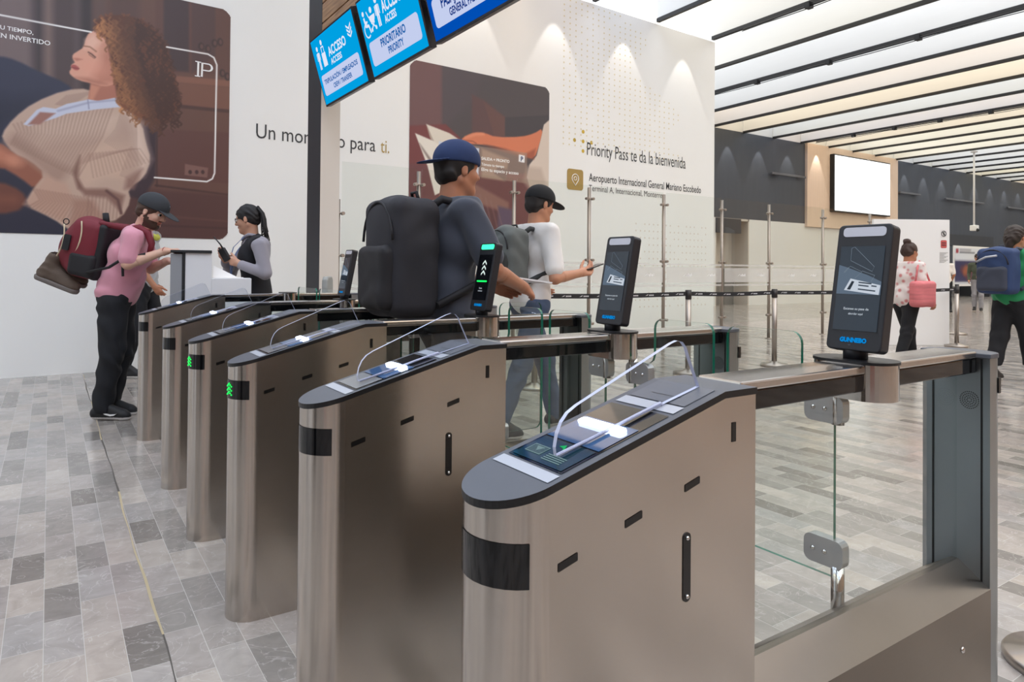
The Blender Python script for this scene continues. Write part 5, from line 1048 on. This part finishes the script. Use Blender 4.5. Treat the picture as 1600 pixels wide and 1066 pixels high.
    face_cut = [el(G(.088, 0, -.028), np.array((.075, .068, .088))*s, R3)]
    if hr == 'short': pr = [el(G(-.016, 0, .034), np.array((.106, .086, .098))*s, R3), el(G(-.055, 0, -.02), np.array((.055, .074, .06))*s, R3)]
    elif hr == 'bun': pr = [el(G(-.016, 0, .034), np.array((.107, .086, .100))*s, R3), el(G(-.05, 0, .0), np.array((.068, .08, .07))*s, R3), el(G(-.06, 0, .135), np.array((.048, .048, .045))*s, R3, 0, .02)]
    elif hr == 'tail': pr = [el(G(-.016, 0, .034), np.array((.107, .088, .100))*s, R3), el(G(-.06, 0, -.01), np.array((.062, .08, .08))*s, R3), rc(G(-.1, 0, -.02), G(-.12, 0, -.2), .045*s, .03*s, 0, .04)]
    else: pr = [el(G(-.016, 0, .032), np.array((.106, .085, .102))*s, R3), el(G(-.05, 0, -.005), np.array((.065, .078, .065))*s, R3)]
    if hr == 'short' and sp.get('cap'): face_cut.append(el(G(.12, 0, .06), np.array((.07, .1, .06))*s, R3))
    hobj = sdf_obj('hair', [sdf_raw(pr, .006, sub=face_cut, wrinkle=.0025, wfreq=18)], hm, t)
    if hr == 'braids':
        b = MB()
        for i in range(15):
            a = (i-7)/7.0; st_ = G(-.06-.01*abs(a), .05*a, .10-.03*abs(a)); k = G(-.112, .022*a, .075+.012*math.sin(i*2)); e1 = G(-.135-.012*math.sin(i), .035*a, -.03); e2 = G(-.130+.014*math.sin(i*1.7), .05*a, -.13-.02*math.sin(i*3)); e3 = G(-.118+.02*math.sin(i*2.3), .058*a, -.20-.035*math.sin(i*1.3))
            path = [Vector(x) for x in (st_, st_*.4+k*.6+f*0, k, k*.5+e1*.5-f*.012, e1, e1*.5+e2*.5, e2, e3)]; b.tube(path, [.006, .007, .008, .0078, .0075, .007, .006, .004], 6)
        part('braids', b, hm, hobj)
        part('hair_band', MB().tube([Vector(G(-.113+.02*math.cos(q)*0, .026*math.cos(q), .072+.022*math.sin(q))) for q in np.linspace(0, 6.28, 14)[:-1]], .007, 6, closed=True), mat('black_band', (18, 18, 20), .7), hobj)
    if sp.get('cap'):
        cc, back = sp['cap'][1], sp['cap'][2] if len(sp['cap']) > 2 else False; cm = mat('cap_%s' % sp['cap'][0], cc, .85, var=.1, vscale=30); bd = -1 if back else 1
        crown = [el(G(-.008, 0, .042), np.array((.113, .094, .098))*s, R3), el(G(-.008, 0, .052), np.array((.110, .092, .09))*s, R3)]
        co = sdf_obj('cap', [sdf_raw(crown, .005, clip=[(G(0, 0, .030), -u)])], cm, t)
        fb = f*bd; ub = u; br = []
        ang = -.22; d = fb*math.cos(ang)+u*math.sin(ang); n = np.cross(l, d); n = n if n@u > 0 else -n
        sdf_obj('cap_brim', [sdf_raw([el(c+(fb*.085+u*.037)*s+d*.035*s, np.array((.088, .082, .0065))*s, (d, l, n))], .0035, clip=[(c+fb*.06*s, -fb)])], cm, co)
        part('cap_button', MB().ball(G(-.008, 0, .142), .007, 8), cm, co)
        if sp['cap'][0] == 'charcoal':
            w = MB(); o = Vector(G(.096, -.022, .082)); lv = -Vector(l); fo = Vector(f)
            for k in range(4):
                x = -.002+k*.017; p0 = Vector(G(.099-.012*abs(k-1.2)*.8, 0.026-x, .070)); w.tube([p0+Vector(u)*.018*math.sin(q)*s+lv*.007*math.cos(q) for q in np.linspace(0, 5.2, 8)], .0022, 5)
            part('embroidery', w, mat('white_thread', (225, 225, 225), .8), co)
    return t

def walker(base, hd, h=1.75, stride=0.0, phase=1, lean=0.03, elb=None, look=None):
    """joints of an upright figure; heading hd is a unit vector on the floor"""
    b = Vector((base[0], base[1], 0)); f = nv(hd); l = Vector((0, 0, 1)).cross(f); z = Vector((0, 0, 1)); k = h/1.75
    pt = lambda a, s_, u: b+f*(a*k)+l*(s_*k)+z*(u*k)
    J = {'f': f, 'l': l, 'face': look or f+z*-.05}
    J['pelvis'] = pt(0, 0, .93); J['chest'] = pt(lean, 0, 1.27); J['neck'] = pt(lean+.01, 0, 1.475); J['head'] = pt(lean+.045, 0, 1.625)
    for q, s_ in (('L', 1), ('R', -1)):
        ph = stride*(1 if (q == 'L') == (phase > 0) else -1)
        J['hip'+q] = pt(0, .085*s_, .90); J['kn'+q] = pt(.04+ph*.55, .088*s_, .50); back = ph < 0
        J['ank'+q] = pt(ph if ph >= 0 else ph*1.0, .09*s_, .085 if not back else .12); J['toe'+q] = pt(ph+.13, .095*s_, .032)
        J['sh'+q] = pt(lean, .19*s_, 1.42); e = (elb or {}).get(q)
        if e: J['el'+q] = pt(*e[0]); J['wr'+q] = pt(*e[1]); hd_ = e[2] if len(e) > 2 else None
        else: J['el'+q] = pt(-.03-ph*.35, .23*s_, 1.14); J['wr'+q] = pt(.10-ph*.5, .22*s_, .93); hd_ = None
        d = J['wr'+q]-J['el'+q]
        J['hand'+q] = [d.normalized(), hd_ and (f*hd_[0]+l*hd_[1]+z*hd_[2]) or l*(-s_), f*.8+z*.2 if not e else l*(-s_)*.6+z*.6, .45]
    return J
def backpack(label, c, fw, w, h, d, mats, extra=None, tilt=0.0):
    """pack behind a back: c centre, fw towards the wearer"""
    f = nv(fw); l = Vector((0, 0, 1)).cross(f); l = nv(l); u = nv(f.cross(l)); c = Vector(c); th = thing('backpack', label, 'backpack', (c.x, c.y, c.z-h/2))
    ax = (A3(f), A3(l), A3(u)); G = lambda a, b, z: A3(c+f*a+l*b+u*z)
    sdf_obj('main_compartment', [sdf_raw([bx(G(0, 0, 0), (d/2, w/2, h/2), ax, .06, 0, .03), el(G(-.02, 0, .06), (d*.52, w*.48, h*.42), ax, 0, .04)], .010, wrinkle=.003, wfreq=5)], mats[0], th)
    sdf_obj('front_pocket', [sdf_raw([bx(G(-d*.46, 0, -h*.17), (d*.22, w*.42, h*.27), ax, .04, 0, .03)], .010, wrinkle=.003, wfreq=6)], mats[1], th)
    st = MB()
    for q in (1, -1):
        st.tube([G(d*.4, q*w*.26, h*.42), G(d*.62, q*w*.30, h*.50), G(d*.95, q*w*.34, h*.47), G(d*1.45, q*w*.36, h*.30), G(d*1.62, q*w*.38, h*.02), G(d*1.3, q*w*.46, -h*.22), G(d*.4, q*w*.48, -h*.40)], .019, 8)
    part('shoulder_straps', st, mats[1], th)
    zp = MB(); zp.tube([G(-d*.50+.0, w*.5*math.cos(t)*.92, h*.10+h*.36*math.sin(t)) for t in np.linspace(.1, math.pi-.1, 14)], .006, 6)
    part('zip', zp, mats[2] if len(mats) > 2 else mats[1], th)
    lo = MB().tube([G(d*.3, -.03, h*.48), G(d*.25, -.025, h*.56), G(d*.25, .025, h*.56), G(d*.3, .03, h*.48)], .008, 6); part('grab_loop', lo, mats[1], th)
    return th, G

# --- man in a pink T-shirt at the podium
D0 = 5.44
J = {}
J['f'] = nv((Rv.x, Rv.y, 0)); J['l'] = Vector((0, 0, 1)).cross(J['f'])
def PP(x, y, dd=0.0): return P(x, y, D0+dd)
J['pelvis'] = PP(182, 462); J['chest'] = PP(203, 398); J['neck'] = PP(223, 357); J['head'] = PP(238, 331); J['face'] = J['f']*.93+Vector((0, 0, -.42))+Vector((0, 0, 0))
J['shR'] = PP(207, 370, -.20); J['elR'] = PP(199, 413, -.24); J['wrR'] = PP(257, 393, -.12); J['shL'] = PP(222, 369, .20); J['elL'] = PP(236, 420, .24); J['wrL'] = PP(262, 408, .14)
J['handR'] = [(J['f']*1.0+Vector((0, 0, .12))), Vector((0, 0, -1)), J['l']*1.0+Vector((0, 0, .1)), (.75, .65, .55, .45), .6]
J['handL'] = [J['f'], Vector((0, 0, -1)), -J['l'], .3]
for q, s_ in (('R', -1), ('L', 1)):
    J['hip'+q] = PP(177 if q == 'R' else 188, 474, .085*s_); J['kn'+q] = PP(176 if q == 'R' else 190, 545, .10*s_); J['ank'+q] = PP(160 if q == 'R' else 172, 626 if q == 'R' else 622, .095*s_)
for q, hx in (('R', 196), ('L', 196)):
    a = J['ank'+q]; J['toe'+q] = Vector((a.x, a.y, .032))+J['f']*.165; a.z = .095
man = person('man in a pink T-shirt and dark cap leaning on the podium, wearing a maroon backpack', J, dict(skin=('fair', (214, 168, 146)), hair=('brown_beard', (74, 52, 40), 'short'), cap=('charcoal', (52, 54, 58)), beard=True, belly=.03, w=1.03, s=1.06, shirt=('pink', (214, 148, 164), 'short', 1.45, -.125), pants=('black_sweat', (24, 25, 30)), pr=(.112, .088, .068), pwr=.006, shoe=('black_white', (24, 24, 26), (228, 224, 222)), swoosh='R', res=.011, hres=.0042))
part('bracelet', MB().tube([J['wrR']+Vector((0, 0, 1))*.031*math.cos(t)+J['l']*.031*math.sin(t) for t in np.linspace(0, 6.28, 15)[:-1]], .004, 6, closed=True), mat('red_cord', (150, 60, 54), .7), man)
mar = mat('maroon_nylon', (112, 26, 40), .7, var=.12, vscale=14); bkn = mat('black_nylon', (26, 24, 28), .7)
def maroon_pack():
    bf = nv(J['f']*.93+Vector((0, 0, .36))*-1*.55); c = PP(140, 387, -.03); l = J['l']; u = nv(bf.cross(l)); th = thing('backpack', 'maroon backpack with a black lower pocket on the back of the man in pink', 'backpack', (c.x, c.y, c.z-.25))
    ax = (A3(bf), A3(l), A3(u)); G = lambda a, b, z: A3(c+bf*a+l*b+u*z)
    sdf_obj('main_compartment', [sdf_raw([bx(G(.03, 0, 0), (.12, .155, .225), ax, .07, 0, .03), el(G(-.02, 0, .02), (.15, .15, .22), ax, 0, .05), el(G(-.10, 0, -.02), (.10, .13, .19), ax, 0, .05)], .009, wrinkle=.004, wfreq=4)], mar, th)
    sdf_obj('side_pocket', [sdf_raw([bx(G(.055, -.125, -.125), (.105, .045, .095), ax, .04, 0, .03)], .008, wrinkle=.003, wfreq=6)], bkn, th)
    sdf_obj('back_panel', [sdf_raw([bx(G(.145, 0, -.01), (.035, .14, .22), ax, .03, 0, .02)], .009)], bkn, th)
    z = MB()
    for dx, z0, z1 in ((-.135, -.10, .15), (-.01, -.06, .20)):
        z.tube([G(dx+.012*k*0+ (.03*math.sin(k/7*3.1)), -.172+.014*abs(k-3.5)/3.5, z0+(z1-z0)*k/7) for k in range(8)], .0055, 6)
    part('zip', z, mat('cream_zip', (206, 190, 160), .6), th)
    part('luggage_tag', MB().prism([Vector(G(-.075+a, -.168, .02+b)) for a, b in rrect(.05, .12, .01, 3)], -l*.012), bkn, th)
    s = MB(); sh = A3(J['shR']); nf, ln, up = A3(J['f']), A3(l), np.array((0, 0, 1.))
    s.tube([G(.10, -.10, .21), sh+up*.062-nf*.05+ln*.06, sh+up*.072+nf*.02+ln*.055, sh+up*.03+nf*.085+ln*.06, sh-up*.06+nf*.115+ln*.06, sh-up*.13+nf*.10+ln*.05], [.02, .026, .028, .027, .024, .016], 8)
    sh = A3(J['shL']); s.tube([G(.10, .10, .21), sh+up*.062-nf*.05-ln*.06, sh+up*.072+nf*.02-ln*.055, sh+up*.03+nf*.085-ln*.06, sh-up*.06+nf*.115-ln*.06, sh-up*.13+nf*.10-ln*.05], [.02, .026, .028, .027, .024, .016], 8)
    part('shoulder_straps', s, mar, th)
    s = MB(); sh = A3(J['shR']); s.tube([G(.12, -.165, -.17), A3(PP(170, 418, -.26)), A3(PP(186, 408, -.235)), sh-up*.13+nf*.10+ln*.0], .011, 6); s.tube([A3(PP(191, 405, -.26)), A3(PP(192, 432, -.26))], .010, 6); part('lower_strap', s, bkn, th)
    part('bottle_neck', MB().cyl(G(.08, .02, .20), G(.05, .02, .29), .026, .022, 14), bkn, th)
    part('key_ring', MB().tube([Vector(G(-.14+.022*math.cos(t), -.13, .17+.022*math.sin(t))) for t in np.linspace(0, 6.28, 13)[:-1]], .004, 5, closed=True), bkn, th)
maroon_pack()
def boot(label, hx, hy, tx, ty, cx_, cy_, dd):
    brn = mat('brown_boot_suede', (92, 78, 68), .85, var=.15, vscale=25); sole = mat('boot_sole', (112, 104, 100), .7)
    H_, T_, C_ = PP(hx, hy, dd), PP(tx, ty, dd), PP(cx_, cy_, dd); d = (T_-H_).normalized(); up = (C_-H_)-d*(C_-H_).dot(d); up.normalize(); th = thing('hiking_boot', label, 'boot', H_, 0, 'boots hanging from the maroon backpack')
    h, t_, c = A3(H_), A3(T_), A3(C_); D_, U_ = A3(d), A3(up); L = np.linalg.norm(t_-h)
    pr = [rc(h+D_*.035+U_*.035, t_-D_*.05+U_*.025, .048, .040, 0, .03), rc(h+D_*.045+U_*.04, c, .050, .056, 0, .03), rc(h+D_*.09+U_*.09, t_-D_*.09+U_*.035, .042, .038, 0, .03)]
    sdf_obj('upper', [sdf_raw(pr, .006, sub=[rc(c+U_*.02, c+U_*.07, .044)], wrinkle=.002, wfreq=12, clip=[(h+U_*-.012, -U_)])], brn, th)
    sdf_obj('sole', [sdf_raw([rc(h+D_*.03-U_*.002, t_-D_*.05-U_*.002, .052, .046, 0, .02)], .006, clip=[(h-U_*.030, -U_), (h+U_*.006, U_)])], sole, th)
    lc = MB()
    for k in range(4):
        q = h+D_*(.085+.022*k)+U_*(.142-.024*k); sd = np.cross(D_, U_); lc.tube([q-sd*.03, q+D_*.012+U_*.012, q+sd*.03], .004, 5)
    part('laces', lc, mat('dark_laces', (50, 44, 42), .8), th)
boot('brown hiking boot nearest the camera, dangling from the maroon backpack', 60, 430, 124, 456, 88, 402, -.10)
boot('brown hiking boot hanging behind the other boot, half hidden by it', 86, 424, 136, 447, 104, 396, .06)

# --- officer behind the podium, facing left
D0 = 5.85
J2 = {'f': -nv((Rv.x, Rv.y, 0))}; J2['l'] = Vector((0, 0, 1)).cross(J2['f'])
J2['pelvis'] = PP(402, 470); J2['chest'] = PP(397, 405); J2['neck'] = PP(393, 372); J2['head'] = PP(387, 343); J2['face'] = J2['f']+Vector((0, 0, -.22))
J2['shL'] = PP(408, 384, -.165); J2['elL'] = PP(414, 428, -.21); J2['wrL'] = PP(374, 412, -.24); J2['shR'] = PP(391, 384, .165); J2['elR'] = PP(360, 424, .20); J2['wrR'] = PP(352, 406, -.02)
J2['handL'] = [J2['f']*.95+Vector((0, 0, .28)), Vector((0, 0, .2))-J2['l'], Vector((0, 0, 1))+J2['f']*.2, .75, .9]
J2['handR'] = [J2['f']*.2+Vector((0, 0, .55))-Vector((Fv.x, Fv.y, 0))*.5, -J2['f']*.2-J2['l']*-1, Vector((0, 0, 1)), 1.0, .9]
for q, s_ in (('L', -1), ('R', 1)):
    b = J2['pelvis']+Vector((Fv.x, Fv.y, 0))*.085*s_; J2['hip'+q] = b-Vector((0, 0, .03)); J2['kn'+q] = Vector((b.x, b.y, .49))+J2['f']*.02; J2['ank'+q] = Vector((b.x, b.y, .09)); J2['toe'+q] = Vector((b.x, b.y, .032))+J2['f']*.13
off_ = person('woman in a dark vest and glasses behind the podium, holding a two-way radio', J2, dict(skin=('olive', (196, 148, 122)), hair=('black', (22, 18, 18), 'braids'), w=.84, s=.96, shirt=('grey', (146, 142, 150), 'long', .5, -.02), pants=('black_uniform', (20, 20, 24)), res=.010, hres=.004, fres=.0036))
vm = mat('black_vest', (22, 22, 28), .8)
tp = torso_prims(J2, .024, 0, .86)
sdf_obj('vest', [sdf_raw(tp, .009, wrinkle=.002, wfreq=4, sub=[el(A3(J2['neck'])+A3(J2['f'])*.085-np.array((0, 0, .03)), (.05, .05, .11)), el(A3(J2['neck']), (.075, .075, .06)), rc(J2['shL']+J2['l']*.03, J2['elL']+J2['l']*.06, .072), rc(J2['shR']-J2['l']*.03, J2['elR']-J2['l']*.06, .072)], clip=[(A3(J2['pelvis'])-np.array((0, 0, .12)), (0, 0, -1))])], vm, off_)
hf, hl_, hu, hc = head_frame(J2); HG = lambda a, b, z: Vector(hc+(hf*a+hl_*b+hu*z)*.96)
gl = MB()
for q in (1, -1):
    gl.tube([HG(.094-.006*abs(math.cos(t)), q*.033+.023*math.cos(t), .006+.0175*math.sin(t)*(1 if math.sin(t) > 0 else .95)) for t in np.linspace(0, 6.28, 17)[:-1]], .0028, 6, closed=True); gl.tube([HG(.086, q*.056, .012), HG(.05, q*.080, .013), HG(-.01, q*.083, .010)], .0025, 6)
gl.tube([HG(.095, .010, .010), HG(.099, 0, .012), HG(.095, -.010, .010)], .0026, 6); part('eyeglasses', gl, mat('black_acetate', (16, 16, 18), .25), off_)
ly = MB(); n0, c0, f0, l0 = A3(J2['neck']), A3(J2['chest']), A3(J2['f']), A3(J2['l'])
def ribbon(mb, pts, wv, m=0):
    pts = [Vector(p) for p in pts]; w = Vector(wv); mb.add(sum([[p-w, p+w] for p in pts], []), [(2*i, 2*i+1, 2*i+3, 2*i+2) for i in range(len(pts)-1)], [m]*(len(pts)-1)); return mb
for q in (1, -1): ribbon(ly, [n0+l0*.05*q-f0*.045+np.array((0, 0, .02)), n0+l0*.075*q+f0*.04-np.array((0, 0, .0)), n0+l0*.065*q+f0*.125-np.array((0, 0, .08)), n0+l0*.035*q+f0*.165-np.array((0, 0, .18)), n0+l0*.01*q+f0*.17-np.array((0, 0, .30)), n0+f0*.17-np.array((0, 0, .36))], l0*.008-f0*.007)
lo_ = part('lanyard', ly, mat('blue_lanyard', (58, 92, 150), .6, var=.9, vscale=60), off_)
part('name_badge', MB().obox(Vector(n0+f0*.176-np.array((0, 0, .42))), Vector(l0)*.03, Vector(f0)*.002, Vector((0, 0, .05))), mat('white_card', (225, 226, 230), .4), lo_)
cl = MB(); cl.tube([n0+(l0*math.cos(t)+f0*math.sin(t))*.068+np.array((0, 0, .012+.012*math.cos(t)**2-.03*max(0, math.sin(t)))) for t in np.linspace(0, 6.28, 19)[:-1]], .015, 8, closed=True); part('collar', cl, MATS['shirt_grey'], off_)
rad = P(351, 398, 5.6); ra = thing('two_way_radio', 'black two-way radio with a long antenna in the hands of the woman in a vest', 'radio', rad-Vector((0, 0, .06)))
ax_ = nv(P(343, 381, 5.6)-P(353, 398, 5.6)); sd_ = nv(ax_.cross(Vector((Fv.x, Fv.y, 0)))); dp_ = nv(ax_.cross(sd_)); blk = mat('radio_black', (18, 18, 20), .4)
part('radio_body', MB().obox(rad, sd_*.028, dp_*.018, ax_*.055), blk, ra, bevel=.006); part('antenna', MB().tube([rad+ax_*.05-sd_*.012, rad+ax_*.09-sd_*.012, P(334, 370, 5.6)], [.008, .006, .004], 8), blk, ra); part('knob', MB().cyl(rad+ax_*.05+sd_*.012, rad+ax_*.072+sd_*.012, .008, n=10), blk, ra)

# --- walkers
XF = Vector((1, 0, 0))
J3 = walker((1.57, 2.92), XF, 1.80, .0, 1, .02, elb={'R': ((.10, -.27, 1.16), (.33, -.16, 1.08), (0, 1, -.2)), 'L': ((.10, .27, 1.16), (.33, .14, 1.08), (0, -1, -.2))})
for q, a in (('L', .26), ('R', -.20)):
    b = J3['ank'+q]; b.x += a; J3['toe'+q].x += a; J3['kn'+q].x += a*.55+.03
person('man in a dark T-shirt and backwards blue cap walking through the open gate', J3, dict(skin=('tan', (176, 118, 88)), hair=('black2', (28, 22, 20), 'short'), cap=('navy', (34, 52, 92), True), w=1.02, s=1.04, shirt=('charcoal_blue', (62, 66, 78), 'short', 1.0, -.12), pants=('black_jean', (26, 27, 32)), res=.011))
backpack('large black backpack on the man passing through the open gate', J3['chest']+Vector((-.245, 0, -.06)), XF, .36, .54, .24, [mat('black_pack_nylon', (38, 37, 43), .75, var=.15, vscale=12), bkn, bkn])
pb = J3['wrR']*.5+J3['wrL']*.5+Vector((.10, 0, .03)); pt_ = thing('document_folder', 'white folded papers in the hands of the man in the dark T-shirt', 'papers', pb)
part('sheets', MB().obox(pb, (.10, 0, -.012), (0, .13, 0), (.0005, 0, .004)), mat('white_card', (225, 226, 230), .4), pt_)
J4 = walker((2.92, 4.12), XF, 1.80, .30, 1, .04, elb={'R': ((.02, -.27, 1.10), (.27, -.24, 1.14), (0, .3, 1)), 'L': ((.02, .27, 1.13), (.20, .22, 1.04), (0, -1, 0))}, look=XF+Vector((0, 0, -.18)))
person('man in a white T-shirt and black cap walking right while holding a phone', J4, dict(skin=('warm', (190, 134, 104)), hair=('black2', (28, 22, 20), 'short'), cap=('black', (24, 25, 28)), w=1.0, s=1.04, shirt=('white', (228, 224, 220), 'short', 1.1, -.14), pants=('blue_jean', (62, 76, 100)), res=.011, shoe=('dark_trainer', (40, 40, 46), (190, 188, 186))))
backpack('grey backpack on the man in the white T-shirt', J4['chest']+Vector((-.23, 0, -.03)), XF, .30, .42, .20, [mat('grey_pack_nylon', (96, 100, 98), .75, var=.15, vscale=12), mat('dark_grey_nylon', (52, 54, 54), .7), bkn])
ph_ = J4['wrR']+Vector((.13, .02, .045)); tt = thing('mobile_phone', 'dark mobile phone in the hand of the man in white', 'phone', ph_)
part('phone_body', MB().obox(ph_, (.075, 0, .022), (0, .036, 0), (-.0012, 0, .004)), mat('phone_black', (22, 22, 26), .2), tt, bevel=.002)
J5 = walker((8.95, 4.45), nv((.96, -.26, 0)), 1.56, .22, 1, .03)
pk = person('woman in a white and pink blouse walking away by the white partition', J5, dict(skin=('tan', (176, 118, 88)), hair=('brown', (58, 38, 30), 'bun'), w=1.05, s=.95, shirt=('blouse', (226, 210, 204), 'short', 1.3, -.16), pants=('black_jean', (26, 27, 32)), res=.014, hres=.008, fres=.006))
bl = MATS['shirt_blouse']; nt = bl.node_tree; b_ = nt.nodes['Principled BSDF']; tc = nt.nodes.new('ShaderNodeTexCoord'); vo = nt.nodes.new('ShaderNodeTexVoronoi'); vo.inputs['Scale'].default_value = 14; rp_ = nt.nodes.new('ShaderNodeValToRGB'); rp_.color_ramp.elements[0].position = .2; rp_.color_ramp.elements[0].color = rgb(206, 132, 132); rp_.color_ramp.elements[1].position = .42; rp_.color_ramp.elements[1].color = rgb(230, 220, 216)
nt.links.new(tc.outputs['Object'], vo.inputs['Vector']); nt.links.new(vo.outputs['Distance'], rp_.inputs[0]); nt.links.new(rp_.outputs[0], b_.inputs['Base Color'])
def tote():
    f, l = J5['f'], J5['l']; c = J5['pelvis']-l*.24+f*.0+Vector((0, 0, .10)); th = thing('shoulder_bag', 'pink striped shoulder bag at the side of the woman in the blouse', 'bag', c-Vector((0, 0, .16)))
    m = mat('pink_stripes', (214, 120, 124), .8, var=.5, vscale=3, stretch=(1, 1, 9)); sdf_obj('bag_body', [sdf_raw([bx(A3(c), (.17, .07, .16), (A3(f), A3(l), (0, 0, 1)), .05, 0, .02)], .012, wrinkle=.004, wfreq=5)], m, th)
    part('strap', MB().tube([c+f*.12+Vector((0, 0, .14)), J5['shR']-l*.03+f*.04+Vector((0, 0, .0)), J5['shR']-l*.0+Vector((0, 0, .07)), J5['shR']-l*.03-f*.06, c-f*.12+Vector((0, 0, .14))], .012, 6), m, th)
tote()
J6 = walker((8.9, 3.28), nv((.97, -.2, 0)), 1.72, .20, -1, .02, elb={'L': ((-.02, .34, 1.17), (.15, .30, 1.02), (0, -1, 0)), 'R': ((-.02, -.30, 1.15), (.12, -.27, .98), (0, 1, 0))})
person('person in a green T-shirt and black trousers walking away at the right edge', J6, dict(skin=('tan', (176, 118, 88)), hair=('dark_brown', (46, 34, 28), 'tail'), w=1.15, s=1.05, shirt=('green', (34, 142, 88), 'short', 1.5, -.10), pants=('black_jean', (26, 27, 32)), pz=.17, pr=(.112, .088, .075), res=.014, hres=.008, fres=.006, shoe=('white_sandal', (50, 46, 44), (228, 226, 222))))
bpk, BG = backpack('navy blue backpack with a grey strap on the person in green', J6['chest']-J6['f']*.25+Vector((0, 0, -.03)), J6['f'], .38, .50, .22, [mat('navy_pack_nylon', (40, 62, 104), .7, var=.15, vscale=12), mat('slate_nylon', (58, 64, 80), .7), bkn])
part('reflective_tab', MB().tube([BG(-.15, .14, .10), BG(-.16, .03, .15), BG(-.15, -.08, .165)], .012, 6), mat('silver_strip'), bpk)
J7 = walker((.85, 8.38), nv((.9, -.43, 0)), 1.86, .14, 1, .02, elb={'R': ((.05, -.28, 1.17), (.20, -.20, .95), (0, 1, 0)), 'L': None} if False else None)
p7 = person('person in a blue cap and yellow scarf partly hidden behind the man in pink', J7, dict(skin=('tan', (176, 118, 88)), hair=('black2', (28, 22, 20), 'short'), cap=('blue', (58, 92, 150)), shirt=('grey_tee', (170, 172, 176), 'short', 1.0, -.1), pants=('black_jean', (26, 27, 32)), res=.014, hres=.008, fres=.006))
part('scarf', MB().tube([J7['neck']+J7['f']*(.085*math.cos(t))+J7['l']*(.095*math.sin(t))-Vector((0, 0, .02+.05*math.cos(t))) for t in np.linspace(0, 6.28, 15)[:-1]], .035, 8, closed=True), mat('yellow_scarf', (206, 206, 92), .8), p7)
J8 = walker((21.9, 9.75), nv((.6, .8, 0)), 1.72, .05, 1); person('far person in a white T-shirt queueing beyond the white partition', J8, dict(skin=('tan', (176, 118, 88)), hair=('black2', (28, 22, 20), 'short'), shirt=('white', (228, 224, 220), 'short'), pants=('black_jean', (26, 27, 32)), res=.022, hres=.014, fres=.012))
J9 = walker((23.9, 9.72), nv((-.9, -.3, 0)), 1.78, .05, 1); person('far person in olive clothes queueing left of the person in green', J9, dict(skin=('warm', (190, 134, 104)), hair=('black2', (28, 22, 20), 'short'), shirt=('olive', (74, 82, 66), 'long'), pants=('grey_trouser', (150, 150, 156)), res=.022, hres=.014, fres=.012))
